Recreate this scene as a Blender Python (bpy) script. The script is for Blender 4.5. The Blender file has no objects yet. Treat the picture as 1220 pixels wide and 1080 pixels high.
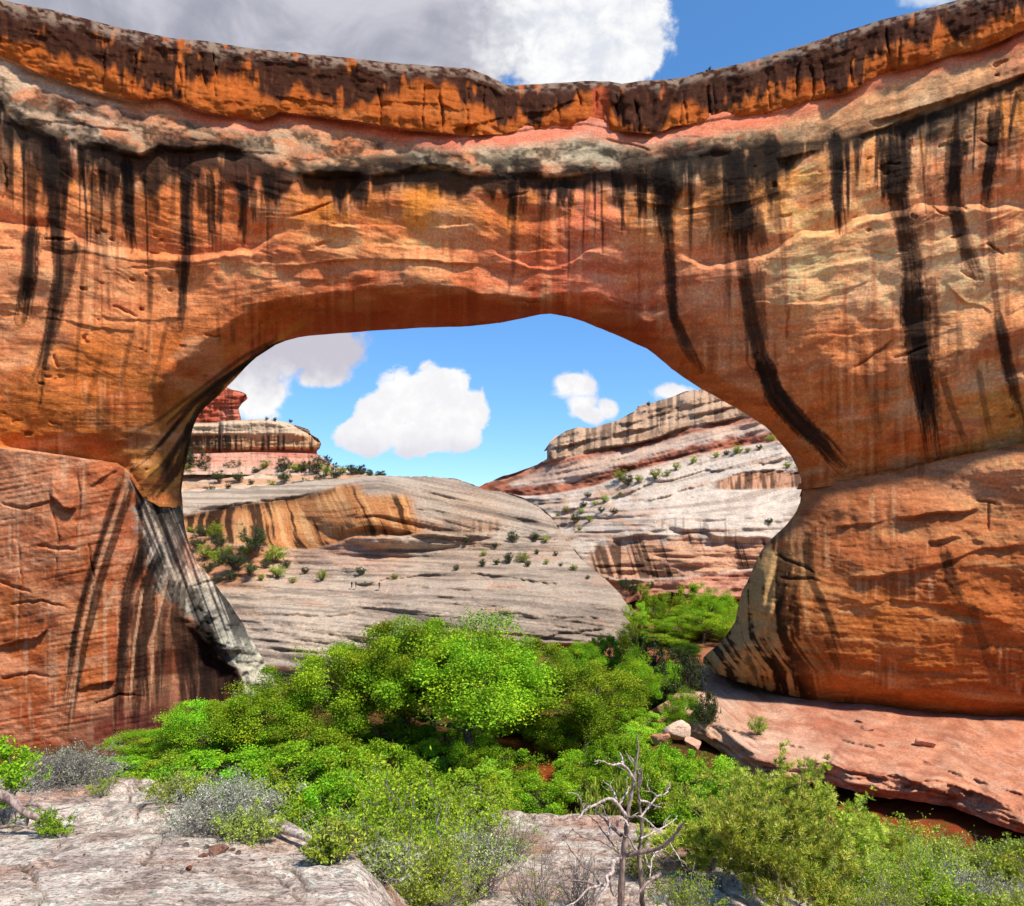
import bpy, math, random
import numpy as np

# ------------------------------------------------------------------ camera, sky, sun, exposure
C = bpy.context.scene
random.seed(7)
RNG = np.random.default_rng(11)
F, CX, HY = 870.0, 610.0, 620.0          # lens in photo pixels, optical axis column, horizon row (photo is 1220 x 1080)

cam_data = bpy.data.cameras.new('camera')
cam = bpy.data.objects.new('camera', cam_data)
C.collection.objects.link(cam)
cam_data.sensor_width = 36.0
cam_data.lens = 36.0 * F / 1220.0
cam_data.shift_y = (HY - 540.0) / 1220.0
cam_data.clip_start, cam_data.clip_end = 0.1, 6000.0
cam.rotation_euler = (math.radians(90), 0, 0)
C.camera = cam

SUN_EL, SUN_AZ = math.radians(57), math.radians(129)   # azimuth from +Y (view direction) towards +X
sun_dir = (math.cos(SUN_EL) * math.sin(SUN_AZ), math.cos(SUN_EL) * math.cos(SUN_AZ), math.sin(SUN_EL))
sd = bpy.data.lights.new('sun', 'SUN')
sd.energy, sd.angle, sd.color = 3.3, math.radians(6), (1.0, 0.94, 0.86)
sun = bpy.data.objects.new('sun', sd)
C.collection.objects.link(sun)
from mathutils import Vector
sun.rotation_euler = Vector(sun_dir).to_track_quat('Z', 'Y').to_euler()

C.view_settings.view_transform = 'Standard'
C.view_settings.look = 'None'
C.view_settings.gamma = 1.0
EXPOSURE, SKY = 1.05, 0.14
C.view_settings.exposure = EXPOSURE
C.cycles.max_bounces = 6
C.cycles.diffuse_bounces = 4
C.cycles.transparent_max_bounces = 8
C.cycles.use_denoising = True

def lin(r, g, b):
    c = np.array([r, g, b], float) / 255.0
    return np.where(c <= 0.04045, c / 12.92, ((c + 0.055) / 1.055) ** 2.4)

class NT:
    """small helper for wiring shader nodes"""
    def __init__(s, tree): s.t = tree
    def n(s, kind, **kw):
        nd = s.t.nodes.new(kind)
        for k, v in kw.items(): setattr(nd, k, v)
        return nd
    def put(s, sock, v):
        if isinstance(v, bpy.types.NodeSocket): s.t.links.new(v, sock)
        elif v is not None: sock.default_value = v
    def math(s, op, a, b=None, c=None, clamp=False):
        nd = s.n('ShaderNodeMath', operation=op, use_clamp=clamp)
        for i, v in enumerate((a, b, c)):
            if v is not None: s.put(nd.inputs[i], v)
        return nd.outputs[0]
    def ramp(s, v, a, b, lo=0.0, hi=1.0):
        nd = s.n('ShaderNodeMapRange', interpolation_type='SMOOTHSTEP')
        for i, q in enumerate((v, a, b, lo, hi)): s.put(nd.inputs[i], q)
        return nd.outputs[0]
    def mix(s, f, a, b, blend='MIX'):
        nd = s.n('ShaderNodeMix', data_type='RGBA', blend_type=blend)
        s.put(nd.inputs[0], f)
        for k, v in ((6, a), (7, b)):
            s.put(nd.inputs[k], v if isinstance(v, bpy.types.NodeSocket) else (*v, 1.0) if len(v) == 3 else v)
        return nd.outputs[2]
    def noise(s, vec, scale, detail=4, rough=0.55, dist=0.0):
        nd = s.n('ShaderNodeTexNoise')
        s.put(nd.inputs['Vector'], vec); s.put(nd.inputs['Scale'], scale)
        s.put(nd.inputs['Detail'], detail); s.put(nd.inputs['Roughness'], rough); s.put(nd.inputs['Distortion'], dist)
        return nd.outputs['Fac']
    def scale(s, vec, xyz):
        nd = s.n('ShaderNodeMapping'); s.put(nd.inputs['Vector'], vec)
        nd.inputs['Scale'].default_value = xyz
        return nd.outputs[0]
    def link(s, a, b): s.t.links.new(a, b)

world = bpy.data.worlds.new("World")
C.world = world
world.use_nodes = True
def build_sky():
    t = NT(world.node_tree)
    world.node_tree.nodes.clear()
    out = t.n('ShaderNodeOutputWorld'); bg = t.n('ShaderNodeBackground')
    sky = t.n('ShaderNodeTexSky', sky_type='NISHITA')
    sky.sun_disc = False
    sky.sun_elevation = SUN_EL
    sky.sun_rotation = SUN_AZ
    sky.altitude = 1800; sky.air_density = 1.0; sky.dust_density = 0.0; sky.ozone_density = 2.5
    hs = t.n('ShaderNodeHueSaturation')
    hs.inputs['Saturation'].default_value = 1.14; hs.inputs['Value'].default_value = 1.12
    gm = t.n('ShaderNodeGamma'); gm.inputs['Gamma'].default_value = 0.72      # softens the sky's zenith-to-horizon falloff
    t.link(sky.outputs[0], gm.inputs['Color'])
    t.link(t.mix(1.0, gm.outputs[0], (0.62, 0.80, 1.0), 'MULTIPLY'), hs.inputs['Color'])
    co = t.n('ShaderNodeTexCoord').outputs['Generated']
    sp = t.n('ShaderNodeSeparateXYZ'); t.link(co, sp.inputs[0])
    y = t.math('MAXIMUM', sp.outputs[1], 0.05)
    # gnomonic direction coordinates, in hundredths of F
    u = t.math('MULTIPLY_ADD', t.math('DIVIDE', sp.outputs[0], y), F / 100, CX / 100)
    v = t.math('MULTIPLY_ADD', t.math('DIVIDE', sp.outputs[2], y), -F / 100, HY / 100)
    cv = t.n('ShaderNodeCombineXYZ'); t.link(u, cv.inputs[0]); t.link(v, cv.inputs[1])
    p = cv.outputs[0]
    n1 = t.noise(p, 2.2, 7, 0.62, 0.25)
    n2 = t.noise(p, 6.0, 4, 0.55, 0.3)
    n3 = t.noise(p, 0.9, 6, 0.6, 0.6)
    puff = t.math('ADD', t.math('MULTIPLY', t.math('SUBTRACT', n1, 0.5), 1.25), t.math('MULTIPLY', t.math('SUBTRACT', n2, 0.5), 0.8))
    def blob_field(blobs):
        f = None
        for (bx, by, rx, ry) in blobs:
            du = t.math('MULTIPLY', t.math('SUBTRACT', u, bx / 100), 100 / rx)
            dv = t.math('MULTIPLY', t.math('SUBTRACT', v, by / 100), 100 / ry)
            q = t.math('SUBTRACT', 1.0, t.math('SQRT', t.math('ADD', t.math('MULTIPLY', du, du), t.math('MULTIPLY', dv, dv))))
            f = q if f is None else t.math('SMOOTH_MAX', f, q, 0.12)
        return f
    # heaps in the blue gap: flat-bottomed cumulus and its small neighbour
    heap = blob_field([(428, 519, 34, 24), (455, 500, 38, 40), (478, 474, 34, 42), (512, 478, 52, 50), (538, 458, 26, 26), (552, 492, 36, 34),
                       (500, 522, 62, 28), (548, 520, 34, 22), (440, 530, 36, 16)])
    small = blob_field([(674, 460, 26, 20), (692, 462, 24, 22), (692, 482, 24, 22), (706, 494, 24, 14), (724, 488, 18, 16), (684, 452, 28, 10), (802, 468, 34, 13)])
    grey = blob_field([(335, 412, 120, 42), (395, 420, 52, 30), (305, 468, 46, 44), (250, 430, 120, 60), (385, 446, 40, 20)])
    high = blob_field([(200, -60, 560, 190), (520, 10, 160, 120), (690, 30, 120, 110), (420, -160, 480, 120), (760, 60, 36, 40)])
    wisp = blob_field([(1110, 0, 60, 16), (1330, -120, 200, 60)])
    a_heap = t.ramp(t.math('ADD', heap, t.math('MULTIPLY', puff, 0.75)), 0.05, 0.30)
    a_small = t.ramp(t.math('ADD', small, t.math('MULTIPLY', puff, 1.0)), 0.06, 0.55)
    a_grey = t.ramp(t.math('ADD', grey, t.math('MULTIPLY', puff, 0.6)), 0.04, 0.36)
    a_high = t.ramp(t.math('ADD', high, t.math('MULTIPLY', puff, 0.34)), 0.02, 0.22)
    a_wisp = t.ramp(t.math('ADD', wisp, t.math('MULTIPLY', puff, 1.1)), 0.1, 0.9, 0, 0.6)
    WH = 1.0 / SKY / 2 ** EXPOSURE      # brightness of a sunlit cloud in sky-texture units (before the background strength)
    white = tuple(x * WH for x in (1.0, 1.0, 1.0)); lilac = tuple(x * WH for x in (0.74, 0.72, 0.80)); slate = tuple(x * WH for x in (0.36, 0.37, 0.45))
    col = hs.outputs[0]
    low = t.ramp(t.math('ADD', v, t.math('MULTIPLY', puff, 0.35)), 4.95, 5.55)
    body = t.ramp(t.math('ADD', t.math('MULTIPLY', n1, 0.7), t.math('MULTIPLY', n2, 0.5)), 0.48, 0.72)
    c_heap = t.mix(t.math('MAXIMUM', t.math('MULTIPLY', low, 0.9), t.math('MULTIPLY', body, 0.34)), white, lilac)
    c_grey = t.mix(t.ramp(t.math('ADD', t.math('ADD', v, t.math('MULTIPLY', puff, 0.5)), t.math('MULTIPLY', u, -0.05)), 4.1, 4.75), tuple(x * WH for x in (0.60, 0.58, 0.66)), white)
    hw = t.ramp(t.math('ADD', u, t.math('MULTIPLY', puff, 0.9)), 5.5, 6.5)
    n4 = t.noise(t.scale(p, (0.5, 1.3, 1)), 0.8, 5, 0.55, 1.2)
    grey_var = t.mix(t.ramp(t.math('ADD', t.math('MULTIPLY', n3, 0.5), t.math('MULTIPLY', n4, 0.5)), 0.36, 0.64), tuple(x * WH for x in (0.36, 0.37, 0.45)), tuple(x * WH for x in (0.62, 0.62, 0.69)))
    c_high = t.mix(hw, grey_var, t.mix(t.ramp(n1, 0.35, 0.62), tuple(x * WH for x in (0.76, 0.79, 0.86)), white))
    for a, c in ((a_high, c_high), (a_wisp, white), (a_grey, c_grey), (a_small, t.mix(t.math('MULTIPLY', body, 0.5), white, lilac)), (a_heap, c_heap)):
        front = t.math('MULTIPLY', a, t.math('GREATER_THAN', sp.outputs[1], 0.06))
        col = t.mix(front, col, c)
    t.link(col, bg.inputs['Color'])
    bg.inputs['Strength'].default_value = SKY
    t.link(bg.outputs[0], out.inputs[0])
build_sky()
world.cycles.sampling_method = 'MANUAL'
world.cycles.sample_map_resolution = 1024

# ------------------------------------------------------------------ tags
def tag(o, label=None, cat=None, group=None, kind=None):
    for k, v in (('label', label), ('category', cat), ('group', group), ('kind', kind)):
        if v: o[k] = v
    return o
def empty(name, loc=(0, 0, 0), **kw):
    o = bpy.data.objects.new(name, None)
    C.collection.objects.link(o); o.location = loc; o.empty_display_size = 0.3
    return tag(o, **kw)

# ------------------------------------------------------------------ numpy noise and curves
def hash01(ix, iy, seed):
    h = (ix.astype(np.int64) * 374761393 + iy.astype(np.int64) * 668265263 + seed * 1274126177) & 0xffffffff
    h = ((h ^ (h >> 13)) * 1274126177) & 0xffffffff
    return ((h ^ (h >> 16)) & 0xffffff) / float(0x1000000)
def vnoise(x, y, seed=0):
    x = np.asarray(x, float); y = np.asarray(y, float) + 0 * x; x = x + 0 * y
    ix, iy = np.floor(x), np.floor(y); fx, fy = x - ix, y - iy
    fx = fx * fx * fx * (fx * (fx * 6 - 15) + 10); fy = fy * fy * fy * (fy * (fy * 6 - 15) + 10)
    a, b = hash01(ix, iy, seed), hash01(ix + 1, iy, seed)
    c, d = hash01(ix, iy + 1, seed), hash01(ix + 1, iy + 1, seed)
    return (a + (b - a) * fx + (c - a) * fy + (a - b - c + d) * fx * fy) * 2 - 1
def fbm(x, y, octv=4, seed=0, gain=0.5):
    s, a, tot = 0, 1.0, 0
    for k in range(octv):
        s = s + a * vnoise(x * 2 ** k + 17.3 * k, y * 2 ** k - 9.1 * k, seed + k); tot += a; a *= gain
    return s / tot
def ridge(x, y, octv=3, seed=0):
    s, a, tot = 0, 1.0, 0
    for k in range(octv):
        s = s + a * (1 - 2 * np.abs(vnoise(x * 2 ** k, y * 2 ** k, seed + k))); tot += a; a *= 0.5
    return s / tot
def sstep(x, a, b):
    t = np.clip((x - a) / (b - a), 0, 1)
    return t * t * (3 - 2 * t)
def curve(pts):
    p = np.array(sorted(pts), float)
    return lambda x: np.interp(x, p[:, 0], p[:, 1])
def tps(pts):
    """smooth surface through (px, py, value)"""
    p = np.array(pts, float); n = len(p); q = p[:, :2] / 200.0
    def U(r2): return 0.5 * r2 * np.log(np.maximum(r2, 1e-9))
    K = U(((q[:, None] - q[None]) ** 2).sum(-1)) + 0.002 * np.eye(n)
    P = np.c_[np.ones(n), q]
    A = np.block([[K, P], [P.T, np.zeros((3, 3))]])
    w = np.linalg.solve(A, np.r_[p[:, 2], np.zeros(3)])
    def f(x, y):
        x = np.asarray(x, float) / 200; y = np.asarray(y, float) / 200
        s = w[n] + w[n + 1] * x + w[n + 2] * y
        for i in range(n): s = s + w[i] * U((x - q[i, 0]) ** 2 + (y - q[i, 1]) ** 2)
        return s
    return f
def patches(pts, power=3.0):
    """colour field: inverse-distance blend of (px, py, (r, g, b)) samples"""
    p = np.array([(a, b) for a, b, c in pts], float); c = np.array([lin(*c) for a, b, c in pts])
    def f(x, y):
        num = np.zeros(x.shape + (3,)); den = np.zeros(x.shape)
        for i in range(len(p)):
            w = 1.0 / (((x - p[i, 0]) ** 2 + (y - p[i, 1]) ** 2 + 60.0) ** (power / 2))
            num += w[..., None] * c[i]; den += w
        return num / den[..., None]
    return f
def ledge(x, y, c, A, La, B, Lb, x0=-1e9, x1=1e9, fade=40, soft=1.5, rag=0.0):
    """relief either side of a bedding line y = c(x): A above, B below (metres, + recedes); rag breaks the line up"""
    t = y - c(x)
    m = sstep(x, x0 - fade, x0) * (1 - sstep(x, x1, x1 + fade))
    if rag:
        near = np.abs(t) < 6 * max(La, Lb) + 20
        if not near.any(): return np.zeros(x.shape)
        out = np.zeros(x.shape); xx, yy, tt, mm = x[near], y[near], t[near], m[near]
        k = int(abs(A * 1000 + B * 333)) % 997
        tt = tt + rag * (7 * fbm(xx / 26, yy / 60, 3, 500 + k) + 1.6 * fbm(xx / 6, yy / 9, 2, 520 + k))
        mm = mm * np.clip(0.55 + 1.1 * fbm(xx / 34, yy / 200, 3, 540 + k), 0, 1.2)
        s = sstep(tt, -soft, soft)
        out[near] = mm * ((1 - s) * A * np.exp(np.minimum(tt, 0) / La) + s * B * np.exp(-np.maximum(tt, 0) / Lb))
        return out
    s = sstep(t, -soft, soft)
    return m * ((1 - s) * A * np.exp(np.minimum(t, 0) / La) + s * B * np.exp(-np.maximum(t, 0) / Lb))
def seg_dist(x, y, pts):
    best = np.full(x.shape, 1e9); along = np.zeros(x.shape)
    L = 0.0; p = np.array(pts, float)
    tot = np.hypot(*(p[1:] - p[:-1]).T).sum()
    for a, b in zip(p[:-1], p[1:]):
        d = b - a; l = math.hypot(*d)
        t = np.clip(((x - a[0]) * d[0] + (y - a[1]) * d[1]) / (l * l), 0, 1)
        r = np.hypot(x - a[0] - t * d[0], y - a[1] - t * d[1])
        m = r < best
        best = np.where(m, r, best); along = np.where(m, (L + t * l) / tot, along); L += l
    return best, along
def streak(x, y, pts, w, strength=1.0, seed=0, taper=0.4, head=0.1):
    """a water stain running down a line of points: 0..1"""
    p = np.array(pts, float)
    out = np.zeros(x.shape)
    m = (x > p[:, 0].min() - 3 * w - 6) & (x < p[:, 0].max() + 3 * w + 6) & (y > p[:, 1].min() - 3 * w - 6) & (y < p[:, 1].max() + 3 * w + 6)
    if not m.any(): return out
    xx, yy = x[m], y[m]
    wob = fbm(yy / 60, xx / 300, 2, seed) * w * 0.35
    d, s = seg_dist(xx + wob, yy, pts)
    near_x = np.interp(s, np.linspace(0, 1, len(p)), p[:, 0]); e = np.sign(xx + wob - near_x) * d; al = s * np.hypot(*(p[1:] - p[:-1]).T).sum()
    n1 = fbm(al / 40, e / 60, 3, seed + 5); strand = fbm(e / 2.2, al / 120, 3, seed + 6); fine = fbm(xx / 2.2, yy / 3.0, 2, seed + 7)
    ww = np.maximum(w * (0.7 + 0.3 * sstep(s, 0, head)) * (1 - taper * s) * (1 + 0.3 * n1), 0.7)
    q = d / ww + 0.22 * fine + 0.30 * strand * sstep(d / ww, 0.3, 0.9)
    v = (1 - sstep(q, 0.7, 1.15)) * (0.86 + 0.14 * sstep(strand, -0.4, 0.2))
    v *= 1 - sstep(s + 0.28 * strand, 0.78, 1.02)
    v *= sstep(s + 0.06 * strand, -0.03, 0.05)
    out[m] = v * strength
    return out

# ------------------------------------------------------------------ materials
def rock_material(name, bump=0.5, strata=1.0, fine=1.0, rough=0.85, speck=0.0):
    m = bpy.data.materials.new(name); m.use_nodes = True
    t = NT(m.node_tree); b = m.node_tree.nodes['Principled BSDF']
    at = t.n('ShaderNodeAttribute', attribute_name='Col').outputs['Color']
    pos = t.n('ShaderNodeTexCoord').outputs['Object']
    bed = t.noise(t.scale(pos, (0.16, 0.16, 1.1 * strata)), 1.0 * fine, 7, 0.66, 1.6)
    drip = t.noise(t.scale(pos, (1.6, 1.6, 0.06)), 1.2 * fine, 5, 0.6)
    grain = t.noise(pos, 3.2 * fine, 8, 0.7)
    col = t.mix(t.ramp(bed, 0.3, 0.72, 0.0, 0.22), at, t.mix(1.0, at, (0.62, 0.50, 0.42), 'MULTIPLY'))
    col = t.mix(t.ramp(drip, 0.5, 0.78, 0.0, 0.32), col, t.mix(1.0, at, (0.45, 0.36, 0.32), 'MULTIPLY'))
    col = t.mix(t.ramp(grain, 0.32, 0.66, 0.55, 0.0), col, t.mix(1.0, at, (0.45, 0.42, 0.40), 'MULTIPLY'))
    col = t.mix(t.ramp(grain, 0.52, 0.8, 0.0, 0.8), col, t.mix(1.0, col, (1.55, 1.5, 1.45), 'MULTIPLY'))
    h = t.math('ADD', t.math('MULTIPLY', bed, 0.7), t.math('MULTIPLY', grain, 0.6))
    if speck:      # lichen specks, pits and thin partings of the near rock
        pits = t.noise(pos, 34.0, 4, 0.6); parts = t.noise(t.scale(pos, (2.6, 6.5, 8.0)), 1.5, 6, 0.7, 1.5); crust = t.noise(pos, 5.0, 6, 0.65)
        col = t.mix(t.math('MULTIPLY', t.ramp(pits, 0.56, 0.66), speck), col, t.mix(1.0, col, (0.30, 0.27, 0.26), 'MULTIPLY'))
        col = t.mix(t.ramp(parts, 0.56, 0.70, 0.0, 0.5 * speck), col, t.mix(1.0, col, (0.36, 0.32, 0.30), 'MULTIPLY'))
        col = t.mix(t.ramp(crust, 0.5, 0.66, 0.0, 0.5 * speck), col, t.mix(1.0, col, (0.62, 0.60, 0.60), 'MULTIPLY'))
        h = t.math('SUBTRACT', t.math('SUBTRACT', h, t.math('MULTIPLY', t.ramp(parts, 0.52, 0.66), 0.8)), t.math('MULTIPLY', t.ramp(pits, 0.56, 0.66), 0.25))
    t.link(col, b.inputs['Base Color'])
    b.inputs['Roughness'].default_value = rough
    b.inputs['Specular IOR Level'].default_value = 0.04
    bp = t.n('ShaderNodeBump'); bp.inputs['Strength'].default_value = bump; bp.inputs['Distance'].default_value = 0.6 / fine
    t.link(h, bp.inputs['Height']); t.link(bp.outputs[0], b.inputs['Normal'])
    return m
M_BRIDGE = rock_material('red_sandstone', 0.38)
M_PALE = rock_material('pale_slickrock', 0.6, 0.9, 0.55)
M_LEDGE = rock_material('pink_sandstone', 0.6, 0.8, 1.1)
M_NEAR = rock_material('weathered_rock', 0.8, 0.35, 8.0, 0.85, 0.8)

# ------------------------------------------------------------------ rock bodies
def world_pt(px, py, d):
    return np.stack([(px - CX) / F * d, d + 0 * px, (HY - py) / F * d], -1)
def at(px, py, d): return Vector(((px - CX) / F * d, d, (HY - py) / F * d))
def in_poly(x, y, poly):
    c = np.zeros(x.shape, bool); p = np.array(poly, float)
    for (x0, y0), (x1, y1) in zip(p, np.roll(p, -1, 0)):
        if y0 == y1: continue
        c ^= ((y0 > y) != (y1 > y)) & (x < (x1 - x0) * (y - y0) / (y1 - y0) + x0)
    return c
def snap(x, y, poly):
    best = np.full(x.shape, 1e18); sx, sy = x.copy(), y.copy(); p = np.array(poly, float)
    for a, b in zip(p, np.roll(p, -1, 0)):
        d = b - a; l2 = (d ** 2).sum()
        if l2 == 0: continue
        t = np.clip(((x - a[0]) * d[0] + (y - a[1]) * d[1]) / l2, 0, 1)
        qx, qy = a[0] + t * d[0], a[1] + t * d[1]; r = (x - qx) ** 2 + (y - qy) ** 2
        m = r < best; best[m] = r[m]; sx[m] = qx[m]; sy[m] = qy[m]
    return sx, sy
def axis(a, b, step, lo, hi):
    """grid line positions: fine inside lo..hi, coarse outside"""
    out = []
    v = a
    while v < b:
        out.append(v); v += step if lo - step < v < hi else step * 4
    return np.array(out + [b])
def rough_poly(poly, amp, seed, step=7.0):
    """subdivide an open outline and roughen it so that it has no straight cuts"""
    out = []
    n = len(poly)
    for i in range(n - 1):
        a, b = np.array(poly[i], float), np.array(poly[i + 1], float)
        l = math.hypot(*(b - a)); k = max(1, int(l / step))
        for j in range(k):
            q = a + (b - a) * j / k
            nx, ny = -(b - a)[1] / max(l, 1e-6), (b - a)[0] / max(l, 1e-6)
            w = amp * float(fbm(np.array([(q[0]) / 16.0]), np.array([q[1] / 16.0]), 3, seed)[0])
            out.append((q[0] + nx * w, q[1] + ny * w))
    return out + [tuple(poly[-1])]
def link_mesh(name, V, faces_list, col, mat, parent, smooth=True):
    me = bpy.data.meshes.new(name)
    loops = np.concatenate([f.ravel() for f in faces_list]); cnt = np.concatenate([np.full(len(f), f.shape[1]) for f in faces_list])
    me.vertices.add(len(V)); me.vertices.foreach_set('co', V.astype(np.float32).ravel())
    me.loops.add(len(loops)); me.loops.foreach_set('vertex_index', loops.astype(np.int32))
    me.polygons.add(len(cnt)); me.polygons.foreach_set('loop_start', np.r_[0, np.cumsum(cnt)[:-1]].astype(np.int32))
    me.polygons.foreach_set('loop_total', cnt.astype(np.int32))
    me.polygons.foreach_set('use_smooth', np.full(len(cnt), smooth))
    me.update(calc_edges=True)
    if col is not None:
        ca = me.attributes.new('Col', 'FLOAT_COLOR', 'POINT')
        ca.data.foreach_set('color', np.c_[col, np.ones(len(col))].astype(np.float32).ravel())
    me.materials.append(mat)
    o = bpy.data.objects.new(name, me); C.collection.objects.link(o)
    if parent is not None:
        o.parent = parent
        o.matrix_parent_inverse = parent.matrix_basis.inverted()
    return o
def relief_grid(poly, step, lo, hi):
    p = np.array(poly)
    xs = axis(p[:, 0].min() - step, p[:, 0].max() + step, step, lo[0], hi[0])
    ys = axis(p[:, 1].min() - step, p[:, 1].max() + step, step, lo[1], hi[1])
    X, Y = np.meshgrid(xs, ys)
    ins = in_poly(X, Y, poly)
    q = ins[:-1, :-1] | ins[1:, :-1] | ins[:-1, 1:] | ins[1:, 1:]
    idx = np.arange(X.size).reshape(X.shape)
    faces = np.stack([idx[:-1, :-1][q], idx[1:, :-1][q], idx[1:, 1:][q], idx[:-1, 1:][q]], -1)
    used = np.zeros(X.size, bool); used[faces.ravel()] = True
    X, Y, ins = X.ravel(), Y.ravel(), ins.ravel()
    out = used & ~ins
    X[out], Y[out] = snap(X[out], Y[out], poly)
    remap = np.cumsum(used) - 1
    return X[used], Y[used], remap[faces]
def relief(name, poly, depth, colour, mat, parent=None, step=1.8, thick=10.0, inward=8.0, lo=(-10, -10), hi=(1230, 1090), back=True):
    """a rock body: its front surface out at depth(px, py), its rim turned back and a rear face `thick` metres behind"""
    X, Y, faces = relief_grid(poly, step, lo, hi)
    D = depth(X, Y)
    V = world_pt(X, Y, D); col = np.clip(colour(X, Y), 0.004, 0.8)
    e = np.concatenate([faces[:, [0, 1]], faces[:, [1, 2]], faces[:, [2, 3]], faces[:, [3, 0]]])
    fc = np.tile(np.arange(len(faces)), 4)
    key = np.sort(e, 1); k1 = key[:, 0].astype(np.int64) * len(X) + key[:, 1]
    _, first, counts = np.unique(k1, return_index=True, return_counts=True)
    be = e[first[counts == 1]]; bf = fc[first[counts == 1]]
    bv = np.unique(be); pos = -np.ones(len(X), int); pos[bv] = np.arange(len(bv))
    cxy = np.stack([X[faces].mean(1), Y[faces].mean(1)], -1)[bf]
    nx = np.zeros(len(bv)); ny = np.zeros(len(bv))
    for k in (0, 1):
        np.add.at(nx, pos[be[:, k]], cxy[:, 0] - X[be].mean(1)); np.add.at(ny, pos[be[:, k]], cxy[:, 1] - Y[be].mean(1))
    l = np.maximum(np.hypot(nx, ny), 1e-6)
    Vs, cols, fl = [V], [col], [faces]
    prev = bv; base = len(V)
    for f, g in ((0.12, 0.1), (0.5, 0.45), (1.0, 1.0)):
        Vs.append(world_pt(X[bv] + nx / l * inward * f, Y[bv] + ny / l * inward * f, D[bv] + thick * g)); cols.append(col[bv])
        cur = base + np.arange(len(bv)); base += len(bv)
        fl.append(np.stack([prev[pos[be[:, 0]]], cur[pos[be[:, 0]]], cur[pos[be[:, 1]]], prev[pos[be[:, 1]]]], -1))
        prev = cur
    if back:
        bx, by, bfc = relief_grid(poly, 12.0, lo, hi)
        bd = depth(bx, by) + thick * 0.96
        Vs.append(world_pt(bx, by, bd) * 1.0); cols.append(np.clip(colour(bx, by), 0.004, 0.8)); fl.append(bfc[:, ::-1] + base)
    return link_mesh(name, np.concatenate(Vs), fl, np.concatenate(cols), mat, parent)
def over(col, mask, rgb):
    c = lin(*rgb) if isinstance(rgb, tuple) else rgb
    return col + (c - col) * np.clip(mask, 0, 1)[..., None]

# ------------------------------------------------------------------ the natural bridge
c0_pts = [(-160, -38), (-60, -18), (0, 0), (60, 12), (130, 30), (200, 45), (250, 50), (300, 58), (400, 68), (480, 76), (560, 82), (580, 90), (605, 102), (625, 101), (650, 100),
          (700, 97), (725, 97), (736, 101), (765, 96), (800, 94), (808, 97), (815, 92), (850, 83), (900, 72), (950, 56), (1000, 40), (1050, 24), (1100, 12), (1140, 0), (1250, -35), (1380, -80)]
c1_pts = [(-160, -5), (-60, 42), (0, 67), (40, 85), (81, 100), (120, 112), (158, 121), (197, 116), (243, 134), (310, 143), (333, 134), (380, 139), (419, 144), (484, 155), (558, 162),
          (600, 160), (640, 153), (699, 148), (738, 156), (780, 160), (800, 151), (835, 146), (863, 141), (930, 134), (958, 121), (1011, 109), (1046, 90), (1099, 76), (1134, 65), (1169, 58), (1220, 37), (1380, -30)]
c2_pts = [(-160, 70), (0, 125), (21, 148), (53, 162), (106, 174), (169, 186), (190, 178), (246, 178), (299, 181), (327, 199), (387, 211), (470, 207), (520, 200), (560, 208), (611, 211), (664, 211),
          (717, 204), (800, 190), (860, 180), (920, 172), (1000, 165), (1060, 150), (1120, 130), (1220, 90), (1380, 30)]
c3l_pts = [(-100, 262), (0, 268), (60, 276), (81, 281), (113, 295), (158, 302), (225, 308), (299, 299), (327, 281), (352, 272)]
c3r_pts = [(800, 300), (835, 313), (863, 318), (912, 306), (955, 281), (997, 278), (1025, 262), (1117, 246), (1170, 247), (1220, 246), (1380, 225)]
cL_pts = [(-160, 522), (0, 533), (60, 540), (110, 548), (140, 553), (155, 564), (170, 587), (190, 598), (232, 606)]
cR_pts = [(940, 590), (955, 582), (975, 575), (1010, 571), (1070, 561), (1130, 546), (1220, 529), (1380, 500)]
cB_pts = [(838, 790), (850, 802), (880, 812), (930, 827), (960, 833), (1050, 842), (1130, 852), (1220, 868), (1380, 900)]
hole = [(955, 584), (957, 578), (952, 562), (940, 540), (915, 510), (880, 488), (835, 463), (800, 440), (787, 428), (775, 418), (740, 402), (700, 385), (675, 377), (658, 374), (640, 375), (615, 381), (600, 384), (560, 389), (500, 391),
        (450, 394), (400, 398), (365, 401), (350, 403), (330, 410), (308, 424), (290, 440), (275, 457), (262, 470), (250, 480), (238, 492), (230, 510), (225, 535), (219, 560), (216, 585), (218, 606)]
inner = [(218, 604), (219, 620), (222, 640), (229, 656), (235, 670), (248, 686), (260, 700), (277, 724), (290, 745), (308, 776), (322, 800), (338, 830), (352, 870)]
nose = [(955, 582), (956, 592), (950, 607), (942, 620), (930, 633), (918, 643), (908, 655), (899, 672), (892, 690), (884, 705), (879, 722), (876, 742), (868, 754), (858, 766), (846, 776), (838, 784), (838, 790)]
c0, c1, c2, c3l, c3r, cL, cR, cB = (curve(p) for p in (c0_pts, c1_pts, c2_pts, c3l_pts, c3r_pts, cL_pts, cR_pts, cB_pts))
hole_line, inner_line, nose_line = hole, inner, nose

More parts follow.
